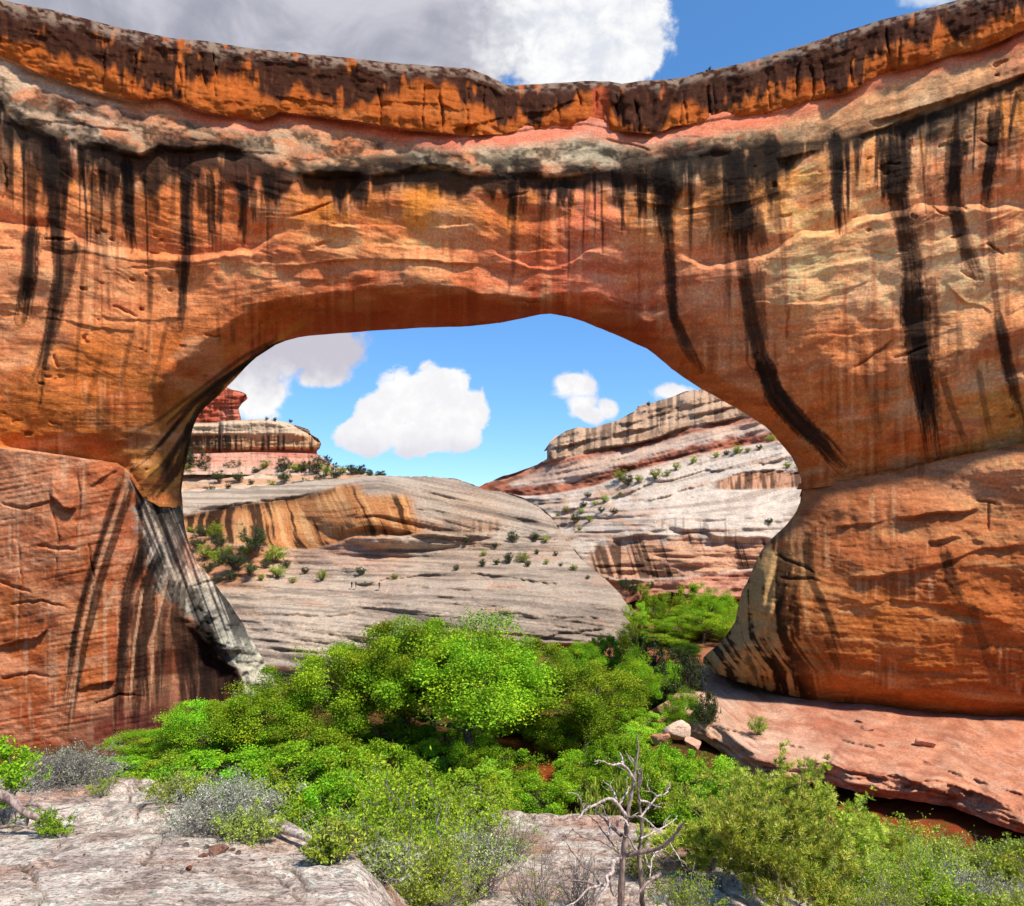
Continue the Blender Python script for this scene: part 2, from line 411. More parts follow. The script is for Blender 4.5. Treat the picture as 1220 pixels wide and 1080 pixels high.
bridge_base = tps([(0, 60, 92), (-150, 10, 90), (300, 100, 95), (600, 128, 97.5), (800, 120, 97), (1000, 80, 92), (1220, 10, 86), (1370, -50, 82),
    (600, 195, 92), (300, 180, 91), (100, 165, 89.5), (0, 135, 89), (-150, 100, 86), (800, 185, 91), (1000, 160, 88), (1220, 95, 83), (1370, 40, 79),
    (600, 270, 93.2), (450, 270, 93), (300, 320, 91.5), (100, 320, 90), (0, 300, 88.5), (-150, 300, 86), (800, 300, 91), (1000, 300, 87.5), (1220, 260, 82.5), (1370, 240, 78),
    (520, 336, 94.3), (640, 342, 95), (440, 340, 94.3), (760, 350, 94), (360, 352, 94), (290, 400, 93.5), (220, 460, 92.5), (160, 520, 92), (100, 470, 89.5), (0, 480, 87.5), (-150, 480, 85), (180, 400, 91),
    (350, 402, 94.5), (500, 391, 94.6), (620, 381, 95), (700, 385, 95), (775, 418, 94), (835, 463, 93.5), (900, 500, 93), (957, 578, 93),
    (290, 440, 94), (240, 490, 94), (217, 590, 94),
    (840, 400, 92), (900, 420, 90.5), (1000, 440, 88.5), (1100, 440, 85.5), (1220, 440, 82), (1370, 440, 78), (1100, 530, 88), (1000, 545, 91.5), (1220, 505, 85), (940, 500, 92)])
left_base = tps([(-150, 540, 85.5), (0, 545, 88), (100, 560, 89.5), (145, 565, 91), (165, 590, 94), (217, 606, 104), (190, 605, 99.5), (-150, 700, 85.5), (0, 700, 88), (60, 720, 88.5), (110, 700, 90), (150, 660, 92), (175, 680, 95), (222, 640, 104), (200, 650, 99),
    (0, 890, 88), (-150, 930, 86), (70, 890, 89), (120, 880, 90.2), (150, 850, 92), (165, 760, 93.5), (200, 750, 97), (215, 780, 99.5), (225, 830, 99.5), (250, 800, 104), (285, 830, 104), (235, 670, 104.5), (245, 720, 102), (260, 700, 105), (290, 745, 107), (322, 800, 108), (340, 840, 108), (275, 760, 103.5), (300, 810, 104)])
right_base = tps([(957, 590, 95), (1000, 592, 91), (1100, 580, 87), (1220, 550, 83), (1370, 520, 79), (940, 640, 93.5), (1000, 650, 88), (1100, 640, 84.5), (1220, 640, 81), (905, 690, 92.5), (885, 720, 94), (860, 768, 95), (838, 786, 97), (920, 740, 89.5),
    (1000, 740, 86), (1100, 740, 83), (1220, 740, 80), (1370, 740, 76), (880, 805, 93), (960, 826, 89), (1050, 836, 86.5), (1220, 860, 82.5), (1370, 892, 78), (1000, 800, 86.5), (1100, 800, 83.2), (1220, 800, 80)])
RND = np.random.default_rng(5)
small_ledges = []
for k in range(70):
    x0 = RND.uniform(-120, 1200); y0 = RND.uniform(150, 540); w = RND.uniform(40, 170)
    tilt = -0.34 * sstep(np.array(x0), 820, 1150) + 0.22 * (1 - sstep(np.array(x0), 50, 380)) * (1 - sstep(np.array(y0), 200, 420))
    xs_ = np.linspace(x0 - w, x0 + w, 9)
    ys_ = y0 + (xs_ - x0) * float(tilt) + RND.normal(0, 3.0, 9).cumsum() * 0.8
    small_ledges.append((curve(list(zip(xs_, ys_))), RND.uniform(-0.2, 0.25), RND.uniform(5, 16), RND.uniform(-0.25, 0.3), RND.uniform(6, 22), x0 - w, x0 + w))
def soffit(x, y):
    """how far the rock has turned under the arch (metres back from the face)"""
    d, s = seg_dist(x, y, hole)
    # along the opening: right springing 0 .. crown .. left springing 1
    W = np.interp(s, [0, .06, .2, .36, .42, .5, .6, .70, .78, .86, 1], [22, 22, 24, 34, 18, 42, 50, 44, 50, 58, 62])
    T = np.interp(s, [0, .06, .2, .36, .42, .5, .6, .70, .78, .86, 1], [4, 4, 5, 8, 6, 15, 17, 15, 13, 12, 11.5])
    return T * np.clip(1 - (d + 5 * fbm(x / 30, y / 30, 3, 26)) / (W * 1.12), 0, 1) ** 1.6
def strata_y(x, y):
    k = 1 - sstep(y, 120, 520)
    return y - k * (c0(x) - 95.0) * 0.9 - (1 - k) * (cR(np.clip(x, 955, 1380)) - 582) * sstep(x, 900, 1000)
def dip_set(x, y):
    """cross-bedding: sets of laminae dipping different ways"""
    k = fbm(x / 170, y / 70, 2, 53); return 0.55 * (x - 600) * np.round(k * 3) / 3
def cracks(x, y, lines):
    d = np.zeros(x.shape)
    for pts, w, a in lines:
        p = np.array(pts); m = (x > p[:, 0].min() - 8) & (x < p[:, 0].max() + 8) & (y > p[:, 1].min() - 8) & (y < p[:, 1].max() + 8)
        if m.any():
            q, s = seg_dist(x[m] + 1.5 * fbm(x[m] / 8, y[m] / 8, 2, 54), y[m] + 1.5 * fbm(x[m] / 8, y[m] / 8, 2, 55), pts); d[m] += a * np.exp(-(q / w) ** 2) * (1 - np.abs(2 * s - 1) ** 4)
    return d
CRACKS = []
for k in range(46):
    x0 = RND.uniform(-60, 1200); y0 = RND.uniform(160, 830); L = RND.uniform(14, 60); tl = RND.choice([-0.3, -0.15, 0.1, 0.25]) + RND.normal(0, 0.15)
    if RND.uniform() < 0.15: px_ = x0 + RND.normal(0, 1.5, 5).cumsum(); CRACKS.append((list(zip(px_, y0 + np.linspace(0, L, 5))), 1.3, RND.uniform(0.3, 0.7)))
    else: CRACKS.append((list(zip(x0 + np.linspace(0, L, 5), y0 + tl * np.linspace(0, L, 5) + RND.normal(0, 1.2, 5).cumsum())), RND.uniform(0.9, 1.5), RND.uniform(0.35, 0.9)))
def bridge_depth(x, y):
    d = bridge_base(x, y) + soffit(x, y)
    s = strata_y(x, y)
    # pink bench under the cap, slanting out to the grey shelf
    d += ledge(x, y, c1, 0.3, 12, 0.7, 10)
    d += ledge(x, y + 4 * fbm(x / 24, y / 40, 3, 22), c2, -1.5, 20, 1.2, 34, -200, 500, 200, 6, 0.35) + ledge(x, y + 5 * fbm(x / 24, y / 40, 3, 23), c2, -0.7, 20, 0.5, 34, 640, 860, 80, 6, 0.35)
    d += ledge(x, y + 3 * fbm(x / 20, y / 40, 3, 24), c3l, 1.4, 45, -0.35, 30, -160, 300, 50, 5)
    d += ledge(x, y + 4 * fbm(x / 20, y / 40, 3, 25), c3r, 1.3, 34, -0.4, 44, 840, 1400, 40, 5)
    for c, pa, la, pb, lb, xa, xb in small_ledges:
        d += ledge(x, y, c, pa, la, pb, lb, xa, xb, 18, 1.0, 0.45)
    d += 0.45 * fbm(x / 38, s / 30, 3, 27) * sstep(fbm(x / 120, s / 90, 2, 28), -0.3, 0.4)
    for pts, A, La, B, Lb in LINES: d += ledge(x, y, curve(pts), A, La, B, Lb, pts[0][0] + 8, pts[-1][0] - 8, 16, 1.2, 0.4)
    d += ledge(x, y, cL, 1.2, 24, 0, 9, -200, 150, 20)
    d += 1.0 * np.exp(-np.abs(y - cR(x)) / 18) * sstep(x, 960, 1010)
    amp = 1 - 0.55 * sstep(x, 80, 300) * (1 - sstep(x, 300, 520)) * sstep(y, 320, 400)
    d += amp * (1.5 * fbm(x / 120, s / 60, 3, 21) + 0.3 * fbm(x / 45, s / 26, 3, 20) + 0.1 * ridge(x / 70, s / 15, 3, 31) * (0.5 + 0.5 * sstep(fbm(x / 130, s / 60, 2, 40), -0.2, 0.4)) + 0.06 * fbm(x / 9, s / 5, 3, 51) + 0.055 * ridge(x / 110, (s + dip_set(x, y)) / 4.2, 3, 52))
    d += cracks(x, y, CRACKS)
    # pockets weathered into the face
    pk = fbm(x / 17, s / 7, 2, 77)
    d += 0.6 * sstep(pk, 0.58, 0.8) * sstep(fbm(x / 160, y / 120, 2, 78), 0.0, 0.3)
    return d
LINES = [([(396, 268), (430, 270), (500, 272), (560, 268)], 0.3, 14, -0.25, 12), ([(590, 300), (630, 318), (660, 320), (690, 306), (706, 296)], 0.7, 26, -0.4, 10),
         ([(330, 318), (420, 310), (520, 312), (600, 316)], -0.3, 12, 0.4, 16), ([(930, 392), (970, 384), (1012, 378), (1060, 384)], -0.5, 14, 0.8, 26), ([(930, 190), (1000, 172), (1060, 150), (1130, 118)], -0.6, 12, 0.7, 14),
         ([(1040, 145), (1100, 128), (1160, 110), (1220, 88)], -0.8, 12, 1.0, 18), ([(1128, 340), (1150, 360), (1180, 372), (1220, 378)], -0.4, 10, 0.5, 14), ([(760, 240), (820, 250), (880, 244), (930, 228)], -0.3, 10, 0.4, 14),
         ([(0, 372), (60, 380), (130, 392), (190, 398)], -0.2, 16, 0.3, 18), ([(1040, 300), (1100, 310), (1160, 298), (1220, 296)], -0.2, 10, 0.4, 12)]
CAPCR = []
for k in range(34):
    x0 = RND.uniform(-40, 1240); a_, b_ = float(c0(x0)), float(c1(x0)); u_ = RND.uniform(0.1, 0.7); px_ = x0 + RND.normal(0, 2.0, 5).cumsum(); CAPCR.append((list(zip(px_, np.linspace(a_ + u_ * (b_ - a_) * .6, a_ + (b_ - a_) * min(1, u_ + .5), 5))), RND.uniform(1.0, 1.7), RND.uniform(0.4, 1.0)))
def cap_depth(x, y):
    t = (y - c0(x)) / np.maximum(c1(x) - c0(x), 4)
    d = bridge_base(x, np.maximum(y, c0(x) + 4)) - 2.0 + 0.4 * (t - 0.3) ** 2
    edge = np.clip(1 - (y - c0(x)) / 13.0, 0, 1)
    d += 2.6 * (1 - np.sqrt(np.maximum(1 - edge ** 2, 0)))
    d += 0.9 * np.clip((t - 0.75) / 0.25, 0, 1) ** 2
    for pts, A, La, B, Lb in ([(540, 156), (575, 146), (611, 138), (650, 133), (699, 117)], -0.7, 16, 0.8, 16), ([(330, 118), (420, 124), (500, 122), (560, 132)], -0.4, 14, 0.3, 10):
        d += ledge(x, y, curve(pts), A, La, B, Lb, pts[0][0] + 8, pts[-1][0] - 8, 14, 1.4, 0.6)
    # separate blocks at the middle of the span
    d += 1.6 * sstep(x, 578, 596) * (1 - sstep(x, 715, 732)) - 0.8 * sstep(x, 735, 745) * (1 - sstep(x, 785, 800)) + 1.6 * np.exp(-((x - 800 + (y - 120) * 0.45) / 6) ** 2)
    s = y - c0(x)
    d += 1.1 * fbm(x / 60, s / 40, 4, 5) + 0.3 * ridge(x / 40, s / 11, 3, 6) + 0.22 * fbm(x / 9, s / 7, 3, 7) + 1.0 * fbm(x / 24, s / 90, 3, 8) + cracks(x, y, CAPCR)
    return d
LEFTCR = [([(0, 600), (30, 606), (62, 598)], 1.3, .6), ([(92, 560), (96, 600), (86, 650)], 1.2, .5), ([(10, 720), (50, 716), (80, 724)], 1.2, .5), ([(0, 810), (36, 802), (60, 806)], 1.2, .5), ([(104, 640), (112, 690), (104, 740)], 1.0, .4), ([(20, 640), (26, 690), (20, 740)], 1.0, .35), ([(60, 600), (70, 640), (64, 690)], 1.0, .35), ([(110, 840), (140, 828), (170, 830)], 1.2, .5)]
def left_depth(x, y):
    d = left_base(x, y)
    d += ledge(x, y, cL, 0, 9, -0.9, 40, -200, 140, 20)
    f = 1 - sstep(x, 150, 200) * 0.5
    d += f * (0.9 * fbm(x / 90, y / 100, 3, 61) + 0.10 * fbm(x / 8, y / 8, 3, 63) + 0.10 * ridge(x / 90, (y + 0.18 * x) / 6, 3, 64)) + f * cracks(x, y, LEFTCR)
    for pts, A, B in ([(-20, 770), (20, 766), (44, 762), (56, 752)], -0.5, 0.4), ([(60, 830), (110, 816), (136, 812)], -0.4, 0.4), ([(60, 590), (76, 606), (90, 606)], -0.9, 0.5), ([(88, 588), (105, 580), (140, 560)], -0.4, 0.4):
        d += ledge(x, y, curve(pts), A, 16, B, 12, pts[0][0] + 4, pts[-1][0] - 4, 6, 1.2, 0.5)
    d += cracks(x, y, CRACKS)
    # fluted inner wall and the rough grey buttress that runs down to the trees
    bx = np.interp(y, [590, 650, 700, 721, 763, 802, 860], [158, 164, 184, 206, 244, 276, 296]) + 11 * fbm(y / 16, x / 40, 3, 58); g = sstep(x - bx, -4, 12)
    d += g * (0.8 * ridge((x + 0.45 * y) / 13, y / 60, 3, 66) * sstep(y, 590, 640) + 1.3 * fbm(x / 18, y / 14, 5, 68) * sstep(y, 690, 740))
    # cave at the buttress foot
    cave = sstep(bx - x, -2, 8) * (1 - sstep(bx - x, 14, 34)) * sstep(y, 726, 752)
    d += 0.6 * cave
    d += 0.9 * np.exp(-((x - 166) / 5) ** 2) * sstep(y, 575, 600) * (1 - sstep(y, 690, 720))
    return d
def right_depth(x, y):
    d = right_base(x, y)
    s = y - (cB(x) - 842) * 0.5
    dn, _ = seg_dist(x, y, nose)
    d += 3.0 * np.clip(1 - dn / 26, 0, 1) ** 2
    d += ledge(x, y, cR, 0, 9, 1.2, 12, 985, 1400, 30)
    t = np.clip(1 - (cB(x) - y) / 30, 0, 1); d += 2.0 * t ** 2
    d += 1.3 * fbm(x / 120, s / 60, 3, 81) + 0.1 * ridge(x / 90, s / 13, 3, 83) * sstep(y, 640, 740) + 0.12 * fbm(x / 9, s / 6, 3, 85)
    d += cracks(x, y, CRACKS) + 0.07 * ridge(x / 110, (s + dip_set(x, y)) / 4.2, 3, 87)
    d += 0.7 * ridge((x + (y - 700) * 0.25) / 14, y / 70, 2, 88) * (1 - sstep(x, 895, 985)) * sstep(y, 640, 690)
    for pts, A, B in ([(1000, 628), (1050, 622), (1110, 612), (1160, 608)], -0.5, 0.7), ([(1020, 690), (1090, 680), (1135, 668), (1170, 655), (1220, 650)], -0.5, 0.6), ([(1000, 726), (1060, 716), (1130, 722), (1200, 745)], -0.3, 0.4), ([(960, 780), (1060, 792), (1160, 800)], -0.3, 0.4), ([(1110, 646), (1135, 640), (1170, 646)], -0.5, 0.9):
        d += ledge(x, y, curve(pts), A, 14, B, 14, pts[0][0] + 8, pts[-1][0] - 8, 16, 1.2, 0.4)
    return d

span_patch = patches([(0, 100, (176, 140, 122)), (100, 140, (168, 134, 120)), (220, 150, (190, 120, 90)), (300, 160, (170, 135, 115)), (400, 165, (185, 120, 88)), (500, 185, (170, 148, 132)), (480, 166, (190, 105, 75)), (600, 185, (172, 150, 130)), (700, 175, (176, 158, 140)), (800, 180, (170, 150, 132)),
    (860, 165, (190, 140, 110)), (950, 170, (205, 150, 112)), (1050, 130, (206, 150, 110)), (1150, 90, (206, 140, 100)), (1220, 60, (200, 115, 80)), (1120, 150, (186, 150, 122)), (1220, 140, (196, 118, 68)),
    (50, 240, (196, 110, 68)), (120, 250, (200, 114, 70)), (200, 260, (198, 104, 58)), (290, 250, (196, 98, 54)), (400, 245, (206, 112, 50)), (500, 245, (216, 124, 58)), (600, 250, (210, 112, 64)), (700, 260, (212, 108, 80)), (640, 285, (208, 106, 66)),
    (780, 250, (206, 122, 68)), (860, 250, (180, 110, 68)), (950, 230, (220, 142, 84)), (1040, 215, (224, 144, 102)), (1140, 215, (216, 128, 88)), (1220, 200, (212, 118, 78)),
    (40, 330, (206, 128, 92)), (120, 340, (208, 128, 90)), (200, 350, (204, 120, 80)), (300, 320, (218, 130, 92)), (400, 300, (224, 136, 94)), (500, 310, (228, 140, 98)), (600, 325, (220, 122, 88)), (700, 325, (214, 112, 88)), (760, 320, (212, 116, 82)),  # mid-span colours lifted to offset the shade under the overhang
    (860, 340, (204, 122, 90)), (960, 330, (232, 158, 116)), (1060, 330, (228, 156, 118)), (1150, 310, (230, 160, 122)), (1220, 320, (222, 140, 98)),
    (40, 430, (186, 104, 58)), (120, 440, (186, 98, 48)), (220, 420, (184, 96, 50)), (320, 375, (178, 86, 44)), (420, 360, (178, 80, 46)), (540, 365, (174, 76, 44)), (640, 362, (160, 68, 44)), (760, 385, (166, 74, 48)), (820, 430, (180, 92, 52)),
    (900, 400, (196, 112, 74)), (980, 420, (200, 112, 68)), (1060, 420, (202, 116, 74)), (1160, 420, (206, 132, 88)), (1220, 430, (196, 118, 76)), (1000, 500, (190, 102, 52)), (1100, 490, (196, 112, 62)), (1200, 490, (190, 130, 70)), (960, 540, (176, 92, 48)), (1080, 535, (184, 96, 50)),
    (30, 500, (178, 92, 42)), (120, 520, (172, 90, 42)), (200, 480, (168, 92, 44)), (180, 540, (160, 100, 56)), (230, 500, (150, 105, 66))], 3.2)
STREAKS = [  # (points, half width, strength)
    ([(58, 165), (62, 230), (64, 300)], 8, .95), ([(76, 190), (74, 250), (70, 330), (60, 400)], 6, .8), ([(40, 270), (36, 320), (26, 380)], 10, .9), ([(88, 290), (76, 345), (66, 380), (40, 460)], 8, .75),
    ([(110, 205), (114, 250), (120, 290)], 5, .6), ([(148, 190), (150, 250), (160, 300)], 8, .9), ([(222, 205), (222, 250), (224, 308)], 9, 1), ([(218, 305), (216, 345), (214, 392)], 7, .75), ([(238, 205), (240, 260)], 5, .7),
    ([(250, 205), (252, 298)], 6, .85), ([(264, 215), (262, 270)], 4, .7), ([(290, 215), (288, 290)], 6, .85), ([(302, 225), (304, 270)], 4, .7), ([(135, 225), (136, 285)], 4, .5), ([(186, 240), (188, 270)], 4, .5), ([(323, 205), (322, 245)], 8, .8),
    ([(36, 180), (34, 250)], 10, .6), ([(8, 150), (5, 240)], 10, .7), ([(612, 215), (610, 268)], 6, .85), ([(622, 215), (624, 255)], 5, .7), ([(614, 268), (612, 310)], 6, .4), ([(650, 215), (652, 248)], 5, .7), ([(672, 214), (674, 245)], 10, .9),
    ([(735, 200), (735, 252)], 6, .75), ([(765, 205), (766, 262)], 8, .85), ([(790, 195), (792, 240), (794, 296)], 11, .95), ([(795, 300), (800, 350), (806, 385)], 7, .65), ([(800, 370), (818, 415), (835, 440)], 6, .6),
    ([(850, 195), (852, 250), (850, 300)], 12, .6), ([(878, 180), (876, 240), (880, 306)], 19, .9), ([(900, 250), (906, 300)], 9, .7), ([(920, 165), (918, 210), (920, 250)], 9, .9), ([(920, 246), (930, 275)], 9, .5), ([(940, 175), (942, 205)], 6, .5),
    ([(994, 158), (998, 210), (1002, 276)], 8, .9), ([(985, 160), (990, 215)], 6, .4), ([(1070, 160), (1072, 205), (1074, 252)], 18, .97), ([(1052, 170), (1056, 240)], 6, .5), ([(1078, 254), (1084, 300), (1090, 338)], 15, .62), ([(1088, 335), (1092, 400), (1100, 460), (1112, 540)], 15, .97), ([(1110, 330), (1116, 400)], 7, .6),
    ([(1138, 165), (1132, 205), (1134, 245)], 12, .92), ([(1150, 135), (1135, 175)], 10, .6), ([(1184, 130), (1180, 180), (1174, 246)], 8, .9), ([(1210, 150), (1205, 185)], 6, .5), ([(1138, 252), (1152, 300), (1166, 335)], 8, .6), ([(1190, 375), (1200, 430), (1216, 510)], 7, .8), ([(1166, 440), (1180, 520)], 4, .5),
    ([(895, 320), (900, 370), (905, 430)], 14, .62), ([(905, 425), (925, 470), (955, 505), (985, 530), (1006, 556)], 13, .95), ([(866, 330), (870, 380)], 6, .3), ([(1120, 440), (1140, 500), (1150, 530)], 5, .55), ([(1020, 400), (1040, 470), (1046, 520)], 6, .3),
    ([(200, 380), (190, 430), (175, 480)], 3, .45), ([(160, 390), (140, 470)], 3, .4), ([(120, 420), (100, 500)], 3, .35), ([(430, 210), (425, 245)], 9, .8), ([(405, 215), (408, 262)], 6, .6), ([(450, 300), (448, 340)], 4, .25), ([(480, 300), (478, 345)], 3, .25),
    ([(970, 645), (1000, 640)], 2, .0)]
STREAKS += [([(1068, 160), (1074, 250), (1086, 340), (1096, 430), (1112, 545)], 13, .8), ([(880, 180), (884, 300), (896, 380), (908, 435), (940, 488), (1004, 556)], 9, .7), ([(60, 170), (66, 260), (68, 330), (56, 410), (46, 480)], 6, .8), ([(1136, 160), (1134, 245), (1150, 300), (1168, 340)], 7, .7), ([(222, 200), (221, 310), (217, 395)], 6, .8), ([(794, 190), (796, 300), (804, 380), (834, 440)], 6, .75), ([(36, 180), (38, 280), (28, 385)], 6, .7), ([(1180, 130), (1176, 246), (1188, 370), (1214, 520)], 5, .55), ([(612, 210), (612, 320), (606, 350)], 3.5, .5), ([(152, 190), (156, 300)], 6, .8), ([(996, 160), (1000, 280)], 6, .75), ([(865, 200), (868, 380)], 4, .5), ([(930, 270), (940, 400)], 3, .35), ([(1040, 300), (1046, 520)], 3, .35), ([(180, 300), (176, 420)], 2.5, .4), ([(100, 300), (90, 470)], 3, .45)]
ARCH_STREAKS = [([(354, 404), (318, 416), (285, 440), (255, 462), (230, 482), (205, 512), (178, 545), (156, 562)], 4, .95), ([(300, 430), (262, 455), (232, 476), (200, 505)], 3.5, .9), ([(266, 462), (238, 488), (220, 520), (196, 556), (172, 580)], 6, .97),
    ([(228, 500), (222, 530), (210, 560), (186, 592)], 6, .95), ([(226, 520), (220, 560), (214, 600)], 4, .8), ([(330, 404), (290, 425), (240, 462), (190, 500), (150, 520)], 2.5, .7), ([(215, 500), (190, 530), (166, 548)], 2.5, .8), ([(205, 550), (190, 575), (178, 590)], 4, .8)]
DARK = (30, 22, 20)
def varnish(col, x, y, m, tint=None):  # near-black coat: desert varnish, and the painted dark of the cave
    return over(col, m * 0.95, lin(*DARK) if tint is None else tint)
def span_colour(x, y):
    s = strata_y(x, y)
    wx = x + 14 * fbm(x / 40, y / 30, 3, 90); wy = y + 9 * fbm(x / 40, y / 30, 3, 91)
    col = span_patch(wx, wy) * (1 + 0.26 * fbm(x / 7, s / 3.6, 3, 89))[..., None]
    # bedding tints
    b = fbm(x / 150, s / 7, 4, 92); col = col * (1 + 0.24 * b)[..., None]
    p = sstep(fbm(x / 60, s / 22, 4, 93), 0.05, 0.5); col = over(col, 0.45 * p, (206, 150, 118))
    r = sstep(fbm(x / 75, s / 16, 4, 94), 0.1, 0.5); col = over(col, 0.5 * r, (146, 62, 40))
    # fine vertical wash streaks, pale and rust
    fw = fbm(x / 6, y / 90, 3, 95); zone = sstep(fbm(x / 60, y / 60, 2, 96), -0.35, 0.3) * sstep(y - c2(x), 8, 40)
    col = over(col, 0.30 * zone * sstep(fw, 0.1, 0.7), (222, 164, 124)); col = over(col, 0.55 * zone * sstep(-fw, 0.12, 0.6), (124, 58, 34))
    # pink bench directly beneath the cap
    u = y - c1(x); col = over(col, 0.75 * (1 - sstep(u + 6 * fbm(x / 20, y / 10, 2, 97), 8, 26)) * sstep(x, 150, 260), (196, 96, 76))
    # grey weathered shelf: speckled dark crust
    g = sstep(u, 10, 26) * (1 - sstep(y - c2(x), 0, 8)) * (1 - sstep(x, 860, 1000) * 0.55)
    gp = g * (0.45 + 0.55 * sstep(fbm(x / 40, s / 14, 4, 88), -0.2, 0.25)); col = over(col, 0.62 * gp, (146, 124, 106)); col = over(col, 0.6 * g * sstep(fbm(x / 34, s / 18, 4, 87), 0.1, 0.35), (180, 96, 58))
    crust = sstep(fbm(x / 26, s / 12, 5, 98), -0.16, 0.12) * g; col = varnish(col, x, y, 0.85 * crust * (0.55 + 0.45 * sstep(fbm(x / 4, s / 3, 2, 99), -0.4, 0.2)))
    # crust thickening towards the shelf's lower lip
    lipc = sstep(c2(x) - y + 9 * fbm(x / 16, y / 12, 4, 109), 22, 4) * g * sstep(fbm(x / 30, y / 30, 3, 86), -0.35, 0.1); col = varnish(col, x, y, 0.9 * lipc)
    # dark lower half of the shelf at centre (its own overhung face)
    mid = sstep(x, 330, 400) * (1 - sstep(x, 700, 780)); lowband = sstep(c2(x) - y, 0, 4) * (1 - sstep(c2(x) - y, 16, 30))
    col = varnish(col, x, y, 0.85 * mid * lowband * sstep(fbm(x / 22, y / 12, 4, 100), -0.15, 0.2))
    # varnish hanging from the shelf lip with a ragged fringe
    t = y - c2(x)
    reach = (20 + 40 * np.clip(fbm(x / 26, 0 * x, 3, 101) + 0.35, 0, 1) + 22 * np.clip(fbm(x / 7, 0 * x, 2, 102), 0, 1)) * np.interp(x, [-100, 0, 60, 200, 330, 350, 400, 430, 470, 520, 560, 600, 640, 700, 800, 900, 960, 1040, 1400], [1, 1.1, 1.25, 1.0, 1.1, .2, .9, .9, .35, .7, .35, .8, .5, .5, .8, .9, .35, .3, .3])
    fr = sstep(t, -3, 3) * (1 - sstep(t, reach * 0.8, reach + 8)) * sstep(fbm(x / 8, y / 60, 3, 103), -0.85, -0.35)
    col = varnish(col, x, y, 0.96 * fr)
    ochre = sstep(t, 4, 16) * (1 - sstep(t, 44, 80)) * (1 - fr) * sstep(fbm(x / 9, y / 26, 3, 104), 0.0, 0.35); col = over(col, 0.42 * ochre, (196, 116, 46))
    # broad smoky crust on the right shoulder
    sm = np.exp(-(((x - 880) / 80) ** 2 + ((y - 205) / 38) ** 2)) + 0.8 * np.exp(-(((x - 1090) / 55) ** 2 + ((y - 150) / 20) ** 2)) + 0.7 * np.exp(-(((x - 1170) / 40) ** 2 + ((y - 112) / 14) ** 2)) + 0.9 * np.exp(-(((x - 60) / 70) ** 2 + ((y - 128) / 26) ** 2))
    col = varnish(col, x, y, 0.8 * sstep(sm + 0.7 * fbm(x / 18, s / 12, 5, 105), 0.45, 0.95))
    for i, (pts, w, k) in enumerate(STREAKS):
        v = streak(x, y, pts, w * 1.15, min(1, k * 1.12), 200 + i, 0.25)
        col = varnish(col, x, y, v)
    for k in range(64):
        r_ = np.random.default_rng(900 + k); x0 = (r_.uniform(10, 335) if k % 3 == 0 else r_.uniform(600, 840) if k % 3 == 1 else r_.uniform(940, 1215)); y0 = float(c2(x0)) + r_.uniform(0, 18); L = r_.uniform(26, 120); dx = r_.normal(0, 3)
        col = varnish(col, x, y, streak(x, y, [(x0, y0), (x0 + dx, y0 + L * .5), (x0 + dx * 1.6, y0 + L)], r_.uniform(1.4, 3.8), r_.uniform(0.45, 0.95), 1000 + 9 * k, 0.4))
    # random lesser streaks
    lesser = sstep(fbm(x / 9, y / 240, 3, 106), 0.24, 0.5) * sstep(fbm(x / 70, y / 50, 3, 107), 0.0, 0.4) * sstep(t, 0, 14); col = varnish(col, x, y, 0.5 * lesser)
    # striped inside of the arch
    ins = 1 - sstep(seg_dist(x, y, [(352, 403), (300, 432), (262, 462), (222, 505), (205, 560)])[0], 14, 40)
    col = over(col, 0.7 * ins * sstep(fbm((x * 0.7 + y) / 9, (x - y) / 160, 3, 108), -0.1, 0.4), (190, 134, 66))
    for i, (pts, w, k) in enumerate(ARCH_STREAKS): col = varnish(col, x, y, streak(x, y, pts, w, k, 300 + i, 0.1))
    # soffit tinted a darker red-brown
    lipd = sstep(y, curve([(340, 372), (440, 352), (520, 345), (600, 344), (640, 352), (760, 380), (800, 420)])(x), curve([(340, 376), (440, 362), (520, 356), (600, 352), (640, 360), (760, 390), (800, 428)])(x)) * sstep(x, 330, 380) * (1 - sstep(x, 770, 810))
    col = over(col, 0.5 * lipd, (150, 66, 36))
    return col
